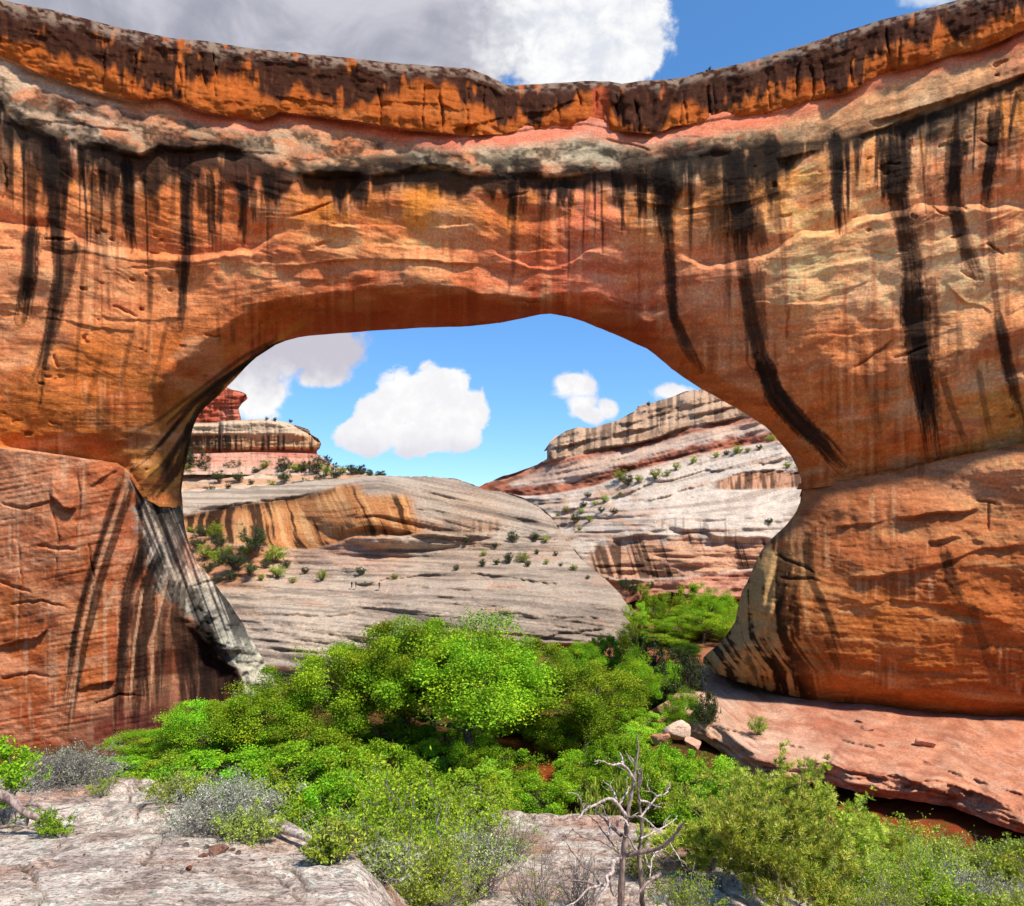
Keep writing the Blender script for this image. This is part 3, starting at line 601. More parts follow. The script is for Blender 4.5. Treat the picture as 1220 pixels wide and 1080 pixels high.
def cap_colour(x, y):
    h = np.maximum(c1(x) - c0(x), 4); t = (y - c0(x)) / h; s = y - c0(x)
    col = np.zeros(x.shape + (3,)) + lin(172, 90, 36)
    col = col * (1 + 0.26 * fbm(x / 7, s / 4, 3, 109))[..., None]
    col = over(col, 0.6 * sstep(fbm(x / 40, s / 14, 4, 110), 0.0, 0.5), (146, 66, 24)); col = over(col, 0.5 * sstep(fbm(x / 60, s / 9, 4, 111), 0.1, 0.5), (190, 114, 58))
    lim = np.interp(x, [-150, 0, 60, 110, 200, 320, 400, 440, 470, 540, 580, 640, 690, 720, 735, 790, 800, 830, 900, 960, 1040, 1100, 1220, 1380], [.62, .62, .6, .74, .66, .66, .64, .58, .42, .34, .52, .5, .28, .3, .95, .95, .56, .62, .72, .74, .7, .7, .66, .66])
    edge = lim + 0.42 * fbm(x / 48, s / 200, 3, 112) + 0.20 * fbm(x / 15, s / 120, 2, 111) + 0.30 * fbm(x / 6, s / 70, 3, 113) * sstep(fbm(x / 40, 0 * x, 2, 108), -0.3, 0.3)
    v = 1 - sstep(t, edge - 0.10, edge + 0.07)
    v *= sstep(fbm(x / 9, s / 40, 3, 114) + 0.6 * fbm(x / 30, s / 20, 2, 115), -0.75, -0.4)
    col = varnish(col, x, y, 0.96 * v)
    col = over(col, 0.5 * v * sstep(fbm(x / 4, s / 9, 4, 116), 0.15, 0.6), (104, 62, 38))
    rim = 1 - sstep(t, 0.06, 0.26 + 0.16 * fbm(x / 20, 0 * x, 3, 117))
    col = over(col, 0.75 * rim * sstep(fbm(x / 7, s / 3.5, 4, 118), -0.3, 0.3), (150, 128, 108))
    blk = sstep(x, 703, 708) * (1 - sstep(x, 722, 727)); col = over(col, 0.8 * blk * sstep(t, 0.1, 0.2), (166, 74, 46))
    return col
def left_colour(x, y):
    wx = x + 10 * fbm(x / 40, y / 40, 3, 120); wy = y + 10 * fbm(x / 40, y / 40, 3, 121)
    col = patches([(20, 560, (206, 128, 94)), (80, 580, (198, 116, 80)), (130, 590, (196, 104, 66)), (20, 660, (198, 112, 76)), (90, 680, (194, 106, 68)), (20, 720, (198, 108, 62)), (20, 790, (196, 102, 58)), (40, 870, (186, 92, 56)), (100, 800, (196, 106, 62)), (120, 860, (140, 70, 52)), (110, 740, (202, 116, 72)), (-100, 700, (196, 104, 66)),
        (150, 640, (200, 112, 80)), (150, 760, (180, 92, 60)), (180, 800, (140, 72, 50)), (200, 830, (96, 56, 46)), (170, 860, (110, 64, 52))], 3)(wx, wy)
    col = col * (1 + 0.16 * fbm(x / 50, y / 14, 4, 122) + 0.16 * fbm(x / 7, y / 5, 3, 119))[..., None]
    col = over(col, 0.5 * sstep(fbm(x / 40, y / 60, 4, 123), 0.1, 0.5), (212, 146, 112)); col = over(col, 0.4 * sstep(fbm(x / 50, (y + 0.3 * x) / 40, 4, 124), 0.1, 0.5), (160, 76, 46))
    col = over(col, 0.6 * sstep(fbm((x - y * 0.3) / 60, (y + x * 0.25) / 22, 5, 133), 0.02, 0.3), (222, 150, 116)); col = over(col, 0.55 * sstep(fbm((x + y * 0.2) / 50, (y - x * 0.4) / 12, 5, 134), 0.12, 0.34), (140, 66, 42)); col = over(col, 0.5 * sstep(fbm(x / 5, y / 80, 3, 135), 0.22, 0.5), (214, 160, 130)); col = col * (1 + 0.22 * fbm(x / 40, (y + 0.18 * x) / 4.5, 3, 136))[..., None]
    base = sstep(y + 0.35 * x + 12 * fbm(x / 20, y / 12, 3, 125), 880, 905) * (1 - sstep(y, 885, 900)); col = over(col, 0.55 * base * sstep(x, 60, 100), (104, 48, 44))
    # grey inner wall
    g = sstep(x - 11 * fbm(y / 16, x / 40, 3, 58) + 8 * fbm(x / 9, y / 9, 3, 126), np.interp(y, [590, 650, 700, 721, 763, 802, 860], [156, 162, 180, 200, 238, 270, 288]), np.interp(y, [590, 650, 700, 721, 763, 802, 860], [168, 174, 194, 216, 256, 286, 304]))
    grey = patches([(180, 610, (190, 160, 146)), (210, 620, (168, 144, 136)), (200, 660, (120, 110, 112)), (225, 660, (190, 130, 110)), (190, 690, (150, 126, 116)), (240, 720, (178, 164, 154)), (280, 770, (188, 176, 164)), (310, 800, (196, 180, 164)), (260, 740, (160, 146, 138))], 3)(x, y)
    st = fbm((x + 0.42 * y * 0 - (y - 600) * 0.38) / 4.5, y / 120, 3, 127)
    grey = over(grey, 0.92 * (1 - sstep(y, 740, 800)) * sstep(st, 0.0, 0.2), (52, 46, 48)); grey = over(grey, 0.75 * (1 - sstep(y, 700, 740)) * sstep(-st, 0.08, 0.35), (222, 192, 172))
    grey = over(grey, 0.6 * sstep(fbm(x / 10, y / 8, 4, 128), 0.1, 0.4), (92, 82, 76))
    col = over(col, g, np.zeros(1)) * 0 + col * (1 - g)[..., None] + grey * g[..., None]
    # darker, streaked foot of the wall and its runs
    dark_foot = sstep(x + 10 * fbm(x / 14, y / 30, 3, 129), 150, 200) * sstep(y, 690, 770) * (1 - g); col = varnish(col, x, y, 0.55 * dark_foot * sstep(fbm(x / 6, y / 120, 3, 130), -0.3, 0.3))
    for i, (pts, w, k) in enumerate([([(146, 566), (128, 620), (106, 690), (88, 760), (72, 880)], 4, .92), ([(158, 575), (144, 620), (120, 690), (102, 760), (92, 810), (80, 884)], 5, .9), ([(140, 590), (118, 650), (96, 720), (82, 790)], 2.5, .5), ([(168, 600), (166, 690)], 3, .75), ([(166, 655), (154, 700), (146, 770), (138, 880)], 5, .95), ([(190, 660), (178, 700), (172, 770), (168, 875)], 7, .95),
        ([(182, 670), (162, 730), (156, 860)], 4, .75), ([(205, 680), (192, 740), (188, 850)], 4, .8), ([(215, 690), (212, 740), (222, 800), (226, 850)], 8, .9), ([(240, 740), (248, 800), (262, 840)], 9, .85), ([(228, 700), (238, 740), (272, 800), (290, 836)], 6, .9), ([(180, 600), (200, 645), (214, 690)], 4, .85), ([(196, 606), (214, 650), (224, 690)], 3, .8), ([(172, 640), (168, 670), (158, 700)], 5, .9), ([(150, 720), (142, 800)], 2.5, .6)]):
        col = varnish(col, x, y, streak(x, y, pts, w * (1.5 if i > 3 else 1.15), k, 330 + i, 0.1))
    cv = sstep(x, np.interp(y, [730, 850], [208, 214]), np.interp(y, [730, 850], [222, 232])) * sstep(y + 8 * fbm(x / 12, y / 12, 3, 131), 728, 752) * (1 - g); col = varnish(col, x, y, 0.85 * cv * sstep(fbm(x / 4, y / 70, 3, 132), -0.5, 0.1))  # cave's dark painted into the colour in place of carved depth
    for i, (pts, w) in enumerate([([(152, 570), (136, 620), (112, 692), (94, 770), (84, 870)], 2.0), ([(170, 700), (160, 770), (154, 860)], 2), ([(140, 690), (122, 740)], 3), ([(200, 690), (182, 760), (180, 850)], 1.6)]):
        col = over(col, 0.8 * streak(x, y, pts, w, 1, 360 + i, .1), (206, 150, 120))
    return col
def right_colour(x, y):
    s = y - (cB(x) - 842) * 0.6
    wx = x + 12 * fbm(x / 40, y / 30, 3, 140); wy = y + 9 * fbm(x / 40, y / 30, 3, 141)
    col = patches([(980, 600, (196, 116, 80)), (1060, 590, (206, 124, 88)), (1160, 570, (212, 140, 106)), (1000, 660, (190, 104, 66)), (1080, 660, (192, 108, 72)), (1180, 640, (196, 112, 74)), (960, 720, (186, 104, 60)), (1050, 730, (194, 108, 56)), (1150, 730, (186, 98, 52)), (1220, 700, (188, 100, 56)), (1000, 790, (190, 104, 56)), (1100, 800, (192, 104, 54)), (1200, 810, (190, 100, 54)), (1220, 850, (176, 90, 48)),
        (900, 700, (180, 132, 92)), (880, 760, (200, 156, 116)), (920, 660, (150, 104, 76)), (930, 790, (186, 118, 66)), (870, 790, (190, 150, 112)), (960, 820, (180, 100, 56))], 3)(wx, wy)
    col = col * (1 + 0.24 * fbm(x / 120, s / 6, 4, 142) + 0.24 * fbm(x / 9, s / 3, 3, 139))[..., None]
    col = over(col, 0.5 * sstep(fbm(x / 90, s / 12, 4, 143), 0.1, 0.5), (214, 148, 104)); col = over(col, 0.5 * sstep(fbm(x / 80, s / 14, 4, 144), 0.1, 0.5), (150, 72, 36))
    fw = fbm(x / 4, y / 70, 3, 145) * sstep(fbm(x / 50, y / 50, 2, 146), 0, .4); col = over(col, 0.5 * sstep(-fw, 0.1, 0.4), (126, 62, 40)); col = over(col, 0.4 * sstep(fw, 0.1, 0.4), (222, 168, 134))
    ns = 1 - sstep(x + (y - 700) * -0.12 + 10 * fbm(x / 20, y / 20, 3, 147), 925, 985)
    sx = x - (y - 640) * np.interp(y, [640, 760, 800], [-0.12, 0.0, 0.18]); st = fbm(sx / 7, y / 140, 3, 148) + 0.35 * fbm(x / 12, s / 6, 3, 149)
    col = over(col, 0.75 * ns * sstep(-st, -0.05, 0.3), (202, 156, 112)); col = varnish(col, x, y, 0.95 * ns * sstep(st, -0.06, 0.14) * sstep(y, 630, 660))
    for i, (pts, w, k) in enumerate([([(962, 640), (966, 690), (988, 740), (1006, 790)], 7, .8), ([(1000, 655), (1010, 700)], 4, .3), ([(1125, 655), (1132, 690), (1150, 720)], 9, .8), ([(1160, 720), (1175, 780), (1190, 810)], 8, .4), ([(1015, 600), (1022, 650)], 5, .35), ([(1060, 600), (1062, 660)], 4, .3), ([(985, 760), (1000, 800)], 6, .6), ([(940, 790), (958, 828)], 5, .7), ([(915, 785), (935, 822)], 5, .7), ([(890, 782), (905, 812)], 5, .7)]):
        col = varnish(col, x, y, streak(x, y, pts, w, k, 380 + i))
    return col

TINT = np.array([1.06, 1.13, 1.0])
tinted = lambda f, k=1.0: (lambda x, y: f(x, y) * TINT * k)
bridge = empty('natural_bridge', (0, 95, -27), label='huge red sandstone natural bridge with black desert varnish streaks spanning the canyon', cat='natural bridge')
LEFT, RIGHT = -160, 1380
shift = lambda pts, d: [(x, y + d) for x, y in pts]
cap_poly = rough_poly(c0_pts, 1.0, 3, 5) + rough_poly(list(reversed(c1_pts)), 1.5, 4, 6)
relief('cap_rock', cap_poly, cap_depth, cap_colour, M_BRIDGE, bridge, 1.35, 6, 5)
span_poly = shift(c1_pts, -9) + shift(list(reversed(cR_pts))[:-2], 6) + rough_poly(hole, 0.8, 9, 5) + shift(list(reversed(cL_pts))[1:], 6)
relief('span', span_poly, bridge_depth, tinted(span_colour, np.array([1.22, 1.26, 1.2])), M_BRIDGE, bridge, 1.35, 10, 10)
left_poly = rough_poly(cL_pts[:-1], 0.8, 11, 6) + rough_poly(inner, 1.6, 12, 5) + [(352, 930), (LEFT, 960)]
o = relief('abutment', left_poly, left_depth, tinted(left_colour, np.array([0.86, 0.90, 0.92])), M_BRIDGE, bridge, 1.35, 14, 6)
o['label'] = 'smooth orange lower block with black streaks and a striped inner wall'
right_poly = rough_poly(list(reversed(nose)), 1.0, 13, 5) + rough_poly(cR_pts[2:], 0.9, 15, 6) + rough_poly(list(reversed(cB_pts)), 1.2, 14, 6)
o = relief('abutment', right_poly, right_depth, tinted(right_colour, np.array([0.84, 0.87, 0.80])), M_BRIDGE, bridge, 1.35, 14, 6)
o['label'] = 'bulging orange lower block with a black striped pale nose'
# ------------------------------------------------------------------ ground: one sheet from the camera's slope, over the canyon floor, to the horizon
def ground_h(x, y):
    x = np.asarray(x, float); y = np.asarray(y, float)
    r = np.maximum(y, 0) + 0.35 * np.maximum(-y, 0)
    u = np.where(y > 0.5, x / np.maximum(y, 0.5), np.sign(x)) * F + CX          # bearing, so the rim can be set out around the viewpoint
    side = sstep(u + 14 * fbm(x / 0.8, y / 1.2, 2, 607), 410, 560)
    edge = np.interp(u, [-400, 0, 130, 200, 300, 420, 600], [14, 11.6, 11.2, 10.2, 8.6, 7.6, 7.4]) + 0.7 * fbm(x / 1.6, y / 4, 3, 600)
    zl = -1.66 - 0.215 * np.minimum(r, 30)
    zr = -1.7 - 0.40 * np.minimum(r, 7.5) - 0.228 * np.clip(r - 7.5, 0, 40)
    cut_l = sstep(r, edge, edge + 1.6) * 0.7 + sstep(r, edge + 0.5, edge + 9) * 7 + np.clip(r - edge - 1, 0, 60) * 0.42
    e2 = np.interp(u, [440, 500, 545, 690, 760, 960, 1100, 1300], [14, 16, 17, 16.6, 15.6, 13, 10, 8]) + 0.8 * fbm(x / 1.8, y / 5, 3, 601)
    cut_r = sstep(r, e2, e2 + 4) * 4 + np.clip(r - e2 - 1, 0, 60) * 0.45
    zg = -1.7 - 0.40 * np.minimum(r, 7.5) - 0.41 * np.clip(r - 7.5, 0, 40)       # the brushy slope at right falls away more steeply but on, to the creek
    g = sstep(u, 860, 980); zr = zr * (1 - g) + zg * g; e2 = e2 * (1 - g) + 27 * g
    cut_r = sstep(r, e2, e2 + 4) * 4 + np.clip(r - e2 - 1, 0, 60) * 0.45
    near = (zl - cut_l) * (1 - side) + (zr - cut_r) * side
    floor = -25.6 + 1.0 * fbm(x / 18, y / 18, 3, 602) - 1.6 * sstep(-x, 28, 55) + 0.7 * np.exp(-((x - 4) / 9) ** 2)
    floor = floor - 3.0 * sstep(y, 112, 124) * (1 - sstep(x, 8, 20)) + 8.0 * sstep(y, 172, 260) + 6 * sstep(np.abs(x), 150, 400)
    far = sstep(y, 28, 46)
    z = np.maximum(near, floor) * (1 - far) + floor * far
    z = np.where(y < 0, -1.66 + 0.25 * np.minimum(-y, 40) * sstep(-y, 0, 6), z)
    # weathered rock relief close by
    nb = 1 - sstep(r, 20, 36)
    z = z - nb * 0.05 * (1 - sstep(np.abs(fbm(x / 1.1 + 0.5 * y, y / 1.8, 4, 617)), 0.0, 0.05)) + nb * (0.07 * fbm(x / 1.8, y / 2.6, 4, 603) + 0.03 * ridge(x / 1.4 + 0.2 * y, y / 0.35 - 0.3 * x, 3, 604) + 0.02 * fbm(x / 0.12, y / 0.12, 3, 605))
    # stepped slabs along the rim on the left
    st = sstep(fbm(x / 2.2, y / 1.1, 3, 606), 0.02, 0.12); z = z + nb * 0.13 * st * sstep(r, 6.5, 9.5)
    return z
def ground_colour(x, y):
    r = np.hypot(x, y)
    rock = np.zeros(x.shape + (3,)) + lin(236, 216, 196)
    n = fbm(x / 0.8, y / 0.8, 5, 610)
    rock = over(rock, 0.6 * sstep(n, 0.0, 0.4), (226, 208, 190)); rock = over(rock, 0.6 * sstep(-n, 0.08, 0.4), (176, 146, 126))
    rock = over(rock, 0.55 * sstep(fbm(x / 0.10, y / 0.10, 3, 611), 0.2, 0.55), (110, 90, 80)); rock = over(rock, 0.5 * sstep(fbm(x / 1.4, y / 0.6, 4, 612), 0.15, 0.4), (196, 148, 120))
    rock = over(rock, 0.75 * (1 - sstep(np.abs(fbm(x / 1.1 + 0.5 * y, y / 1.8, 4, 617)), 0.0, 0.035)), (92, 70, 58)); rock = over(rock, 0.5 * sstep(fbm(x / 0.3, y / 0.3, 4, 618), 0.1, 0.4), (150, 132, 122)); rock = rock * (1 + 0.22 * fbm(x / 0.06, y / 0.06, 2, 619))[..., None]
    rock = over(rock, 0.7 * sstep(fbm(x / 1.6, y / 1.2, 5, 614), 0.22, 0.4) * sstep(r, 6, 8), (170, 118, 88))
    soil = np.zeros(x.shape + (3,)) + lin(158, 74, 40)
    soil = over(soil, 0.6 * sstep(fbm(x / 5, y / 5, 5, 613), 0.0, 0.4), (180, 104, 68)); soil = over(soil, 0.5 * sstep(fbm(x / 3, y / 3, 4, 615), 0.1, 0.5), (140, 84, 50))
    soil = over(soil, sstep(y, 110, 150) * 0.6, (196, 138, 104))
    u = x / np.maximum(y, 1) * F + CX
    bare = np.exp(-(((u - 645) / 50) ** 2 + ((y - 77) / 9) ** 2)) + sstep(u, 880, 940) * sstep(y, 50, 54) + 0.5 * sstep(y, 100, 120)
    soil = over(soil, 0.8 * (1 - sstep(bare + 0.3 * fbm(x / 3, y / 3, 4, 620), 0.2, 0.6)), (92, 70, 40))
    soil = over(soil, 0.55 * sstep(fbm(x / 1.2, y / 1.2, 4, 621), -0.1, 0.3) * (y < 130), (58, 66, 26))
    k = sstep(y + 4 * fbm(x / 4, y / 4, 3, 616), 25, 33)
    return rock * (1 - k)[..., None] + soil * k[..., None]
def build_ground():
    ang = np.r_[np.linspace(-180, -46, 46, endpoint=False), np.linspace(-46, 46, 620, endpoint=False), np.linspace(46, 180, 47)] * math.pi / 180
    rad = np.r_[0.3, np.geomspace(1.0, 30, 430), np.geomspace(30.5, 200, 240), np.geomspace(206, 3000, 40)]
    A, R = np.meshgrid(ang, rad)
    X, Y = R * np.sin(A), R * np.cos(A)
    # keep rows of equal y in front so that the relief does not fan out
    Z = ground_h(X, Y)
    V = np.stack([X, Y, Z], -1).reshape(-1, 3); col = np.clip(ground_colour(X, Y), 0.01, 0.8).reshape(-1, 3)
    idx = np.arange(X.size).reshape(X.shape)
    f = np.stack([idx[:-1, :-1], idx[:-1, 1:], idx[1:, 1:], idx[1:, :-1]], -1).reshape(-1, 4)
    return tag(link_mesh('ground', V, [f], col, M_NEAR, None), kind='structure')
build_ground()
def gz(x, y): return float(ground_h(np.array([x]), np.array([y]))[0])
def on_ground(px, py_hint, d):
    """a point on the ground under photo column px at distance d"""
    x = (px - CX) / F * d
    return Vector((x, d, gz(x, d)))

# ------------------------------------------------------------------ pink ledge at the foot of the right abutment and the red bank under it
edge_pts = [(740, 870), (776, 862), (800, 872), (838, 882), (862, 898), (880, 914), (905, 928), (940, 934), (985, 932), (1010, 942), (1050, 950), (1090, 955), (1130, 960), (1160, 972), (1190, 984), (1225, 994), (1300, 1012), (1400, 1040)]
c_edge = curve(edge_pts)
back_pts = [(770, 850), (800, 832), (822, 806), (840, 792), (900, 806), (960, 814), (1050, 820), (1130, 828), (1220, 838), (1400, 856)]
def plane_d(py, z): return z * F / np.maximum(py - HY, 30)
def ledge_depth(x, y):
    lip = c_edge(x) - (26 + 8 * fbm(x / 40, 0 * x, 3, 620))
    z = 22.6 + 0.5 * fbm(x / 70, y / 30, 3, 621)
    yy = np.minimum(y, lip + (y - lip) * 0.22 * (y > lip))
    d = plane_d(yy, z)
    d += (y > lip) * (0.9 * np.clip((y - c_edge(x) + 9) / 9, 0, 1) ** 2)
    s = y - c_edge(x)
    d += 0.5 * fbm(x / 26, s / 12, 4, 622) + 0.30 * ridge(x / 60, s / 6, 3, 623) * sstep(s, -46, -24) + 0.10 * fbm(x / 6, s / 4, 3, 624)
    d += 0.9 * np.exp(-((x - 990 + 0.5 * (y - 900)) / 4) ** 2) * sstep(y, 880, 905) * (1 - sstep(x, 1010, 1020))
    for off, A, B in ((9, -0.5, 0.7), (17, -0.5, 0.6), (25, -0.4, 0.6)): d += ledge(x, y + off, c_edge, A, 5, B, 5, 860, 1400, 30, 1.0, 0.8)
    for pts, A, B in ([(850, 862), (900, 880), (960, 892), (1000, 898)], -0.7, 0.6), ([(1000, 880), (1080, 900), (1160, 930), (1220, 946)], -0.6, 0.6), ([(880, 905), (940, 915), (1000, 918), (1080, 934), (1180, 958)], -0.3, 0.5):
        d += ledge(x, y, curve(pts), A, 9, B, 9, pts[0][0] + 8, pts[-1][0] - 8, 14, 1.4, 0.5)
    return d
def ledge_colour(x, y):
    s = y - c_edge(x)
    col = patches([(860, 830, (214, 172, 148)), (900, 850, (206, 150, 122)), (980, 860, (196, 128, 102)), (1080, 870, (204, 136, 106)), (1200, 900, (212, 140, 108)), (900, 890, (226, 184, 160)), (960, 910, (224, 176, 150)), (1050, 920, (214, 150, 120)), (1150, 940, (218, 154, 122)), (1220, 970, (210, 138, 106)), (820, 870, (210, 170, 140)), (790, 880, (200, 140, 104))], 3)(x + 12 * fbm(x / 30, y / 16, 3, 625), y)
    col = col * (1 + 0.28 * fbm(x / 14, s / 4, 4, 629))[..., None]
    col = over(col, 0.3 * sstep(fbm(x / 26, s / 8, 4, 626), 0.05, 0.5), (226, 186, 162)); col = over(col, 0.5 * sstep(fbm(x / 30, s / 7, 4, 627), 0.1, 0.5), (166, 88, 62))
    col = over(col, 0.55 * sstep(fbm(x / 60, s / 3.5, 3, 628), 0.15, 0.45) * sstep(s, -40, -20), (170, 84, 54))
    return col * np.array([0.9, 0.93, 0.88])
ledge_poly = rough_poly(edge_pts, 2.2, 31, 5) + rough_poly(list(reversed(back_pts)), 1.0, 32, 7)
tag(relief('rock_ledge', ledge_poly, ledge_depth, ledge_colour, M_LEDGE, None, 1.6, 5, 7, back=False), 'flat pink sandstone ledge jutting out under the right foot of the bridge', 'rock ledge')
bank_bot = [(905, 952), (930, 962), (960, 976), (1000, 990), (1060, 1000), (1120, 1008), (1160, 1016), (1220, 1024), (1400, 1080)]
def bank_depth(x, y):
    t = np.clip((y - c_edge(x)) / 40, 0, 1)
    d = plane_d(c_edge(x) - 28, 22.6) + 7.5 - 6.0 * t ** 1.5
    return d + 0.4 * fbm(x / 30, y / 8, 4, 630) + 0.2 * ridge(x / 50, y / 5, 3, 631)
def bank_colour(x, y):
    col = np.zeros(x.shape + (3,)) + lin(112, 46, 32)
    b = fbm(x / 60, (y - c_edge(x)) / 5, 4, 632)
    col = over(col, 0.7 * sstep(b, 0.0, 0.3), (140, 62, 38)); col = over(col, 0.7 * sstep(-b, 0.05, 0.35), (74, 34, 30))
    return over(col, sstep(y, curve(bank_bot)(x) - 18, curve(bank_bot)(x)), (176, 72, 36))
bank_poly = [(x, y - 14) for x, y in edge_pts if x > 890] + rough_poly(list(reversed(bank_bot)), 2, 33, 6)
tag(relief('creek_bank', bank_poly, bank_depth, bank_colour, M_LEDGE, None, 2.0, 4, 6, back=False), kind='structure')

# ------------------------------------------------------------------ slickrock dome seen through the arch
dome_top = [(120, 592), (180, 590), (222, 586), (260, 583), (300, 581), (340, 577), (380, 572), (410, 569), (440, 567), (470, 567), (500, 568), (525, 569), (545, 572), (560, 577), (575, 583), (600, 587), (622, 594), (640, 603), (655, 615), (668, 632), (680, 650), (692, 666), (706, 678), (722, 691), (735, 704), (744, 714), (752, 724), (757, 734), (758, 742)]
dome_bot = [(758, 742), (756, 750), (752, 757), (744, 762), (741, 771), (700, 773), (668, 776), (640, 779), (610, 776), (590, 800), (500, 850), (400, 880), (200, 900)]
brow_pts = [(150, 626), (222, 613), (272, 602), (320, 596), (350, 592), (372, 588), (392, 582), (405, 577), (440, 576)]
foot_pts = [(150, 642), (222, 634), (250, 642), (272, 648), (320, 652), (368, 655), (400, 648), (421, 640), (450, 640), (481, 638), (520, 634), (560, 636), (592, 634), (606, 622)]
c_brow, c_foot, c_dtop = curve(brow_pts), curve(foot_pts), curve(dome_top)
dome_base_s = tps([(700, 772, 130), (620, 776, 128), (500, 800, 126), (400, 800, 122), (330, 800, 124), (250, 880, 118), (762, 740, 138), (650, 720, 142), (500, 720, 144), (350, 720, 143), (430, 680, 157), (580, 670, 158), (650, 650, 163), (500, 650, 166), (350, 668, 172), (240, 665, 176), (700, 690, 152), (740, 716, 146),
    (300, 630, 176), (400, 620, 172), (480, 615, 169), (580, 622, 170), (500, 575, 186), (400, 576, 190), (300, 588, 200), (200, 590, 204), (545, 577, 190), (640, 610, 174), (600, 594, 184), (680, 655, 162), (150, 640, 182), (120, 720, 150)])
def dome_depth(x, y):
    d = dome_base_s(x, y) * 1.17 - 10 * np.clip(1 - ((x - 492) / 130) ** 2 - ((y - 606) / 50) ** 2, 0, 1) ** 0.9 - 10 * np.clip(1 - ((x - 590) / 230) ** 2 - ((y - 735) / 80) ** 2, 0, 1) ** 1.3
    wb = sstep(x, 120, 200) * (1 - sstep(x, 400, 425))
    t = (y - c_brow(x)) / np.maximum(c_foot(x) - c_brow(x), 4)
    # alcove between brow and foot
    d += wb * 3.5 * np.clip(1 - ((t - 0.45) / 0.55) ** 2, 0, 1)
    d += ledge(x, y, c_foot, 1.6, 16, -0.7, 22, 190, 588, 14, 2.0)
    d += ledge(x, y, c_brow, -1.6, 10, 0.8, 8, 160, 396, 16, 1.2, 0.2)
    dn, _ = seg_dist(x, y, dome_top); d += 9 * np.clip(1 - dn / 16, 0, 1) ** 2
    tilt = y - 0.10 * (x - 500) * sstep(y, 640, 760) - 0.22 * (x - 480) * (1 - sstep(y, 630, 660)) * sstep(x, 400, 470)
    st = ridge(x / 130, tilt / 7.5, 3, 640)
    d += (1.5 * ridge(x / 150, tilt / 15, 3, 644) + 0.7 * st + 0.4 * ridge(x / 60, tilt / 3.4, 2, 641)) * (1 - 0.7 * wb * sstep(t, 0, .2) * (1 - sstep(t, .9, 1.1))) + 3.0 * fbm(x / 70, y / 34, 4, 642) + 0.2 * fbm(x / 6, y / 3, 3, 643)
    for pts, A, B in ([(400, 704), (460, 690), (540, 682), (620, 690), (690, 700)], -0.9, 1.4), ([(360, 742), (450, 722), (560, 722), (640, 734), (740, 738)], -0.7, 1.0), ([(480, 664), (540, 672), (620, 668), (660, 660)], -0.6, 0.9), ([(420, 612), (480, 606), (540, 610), (590, 618)], -0.5, 0.8), ([(560, 752), (640, 758), (700, 752), (752, 750)], -0.8, 1.4), ([(360, 690), (400, 672), (440, 668)], -0.6, 0.6):
        d += ledge(x, y, curve(pts), A, 10, B, 9, pts[0][0] + 8, pts[-1][0] - 8, 20, 1.3, 0.6)
    und = sstep(y, 765, 775) * sstep(x, 560, 600) ; d += 4 * und
    return d
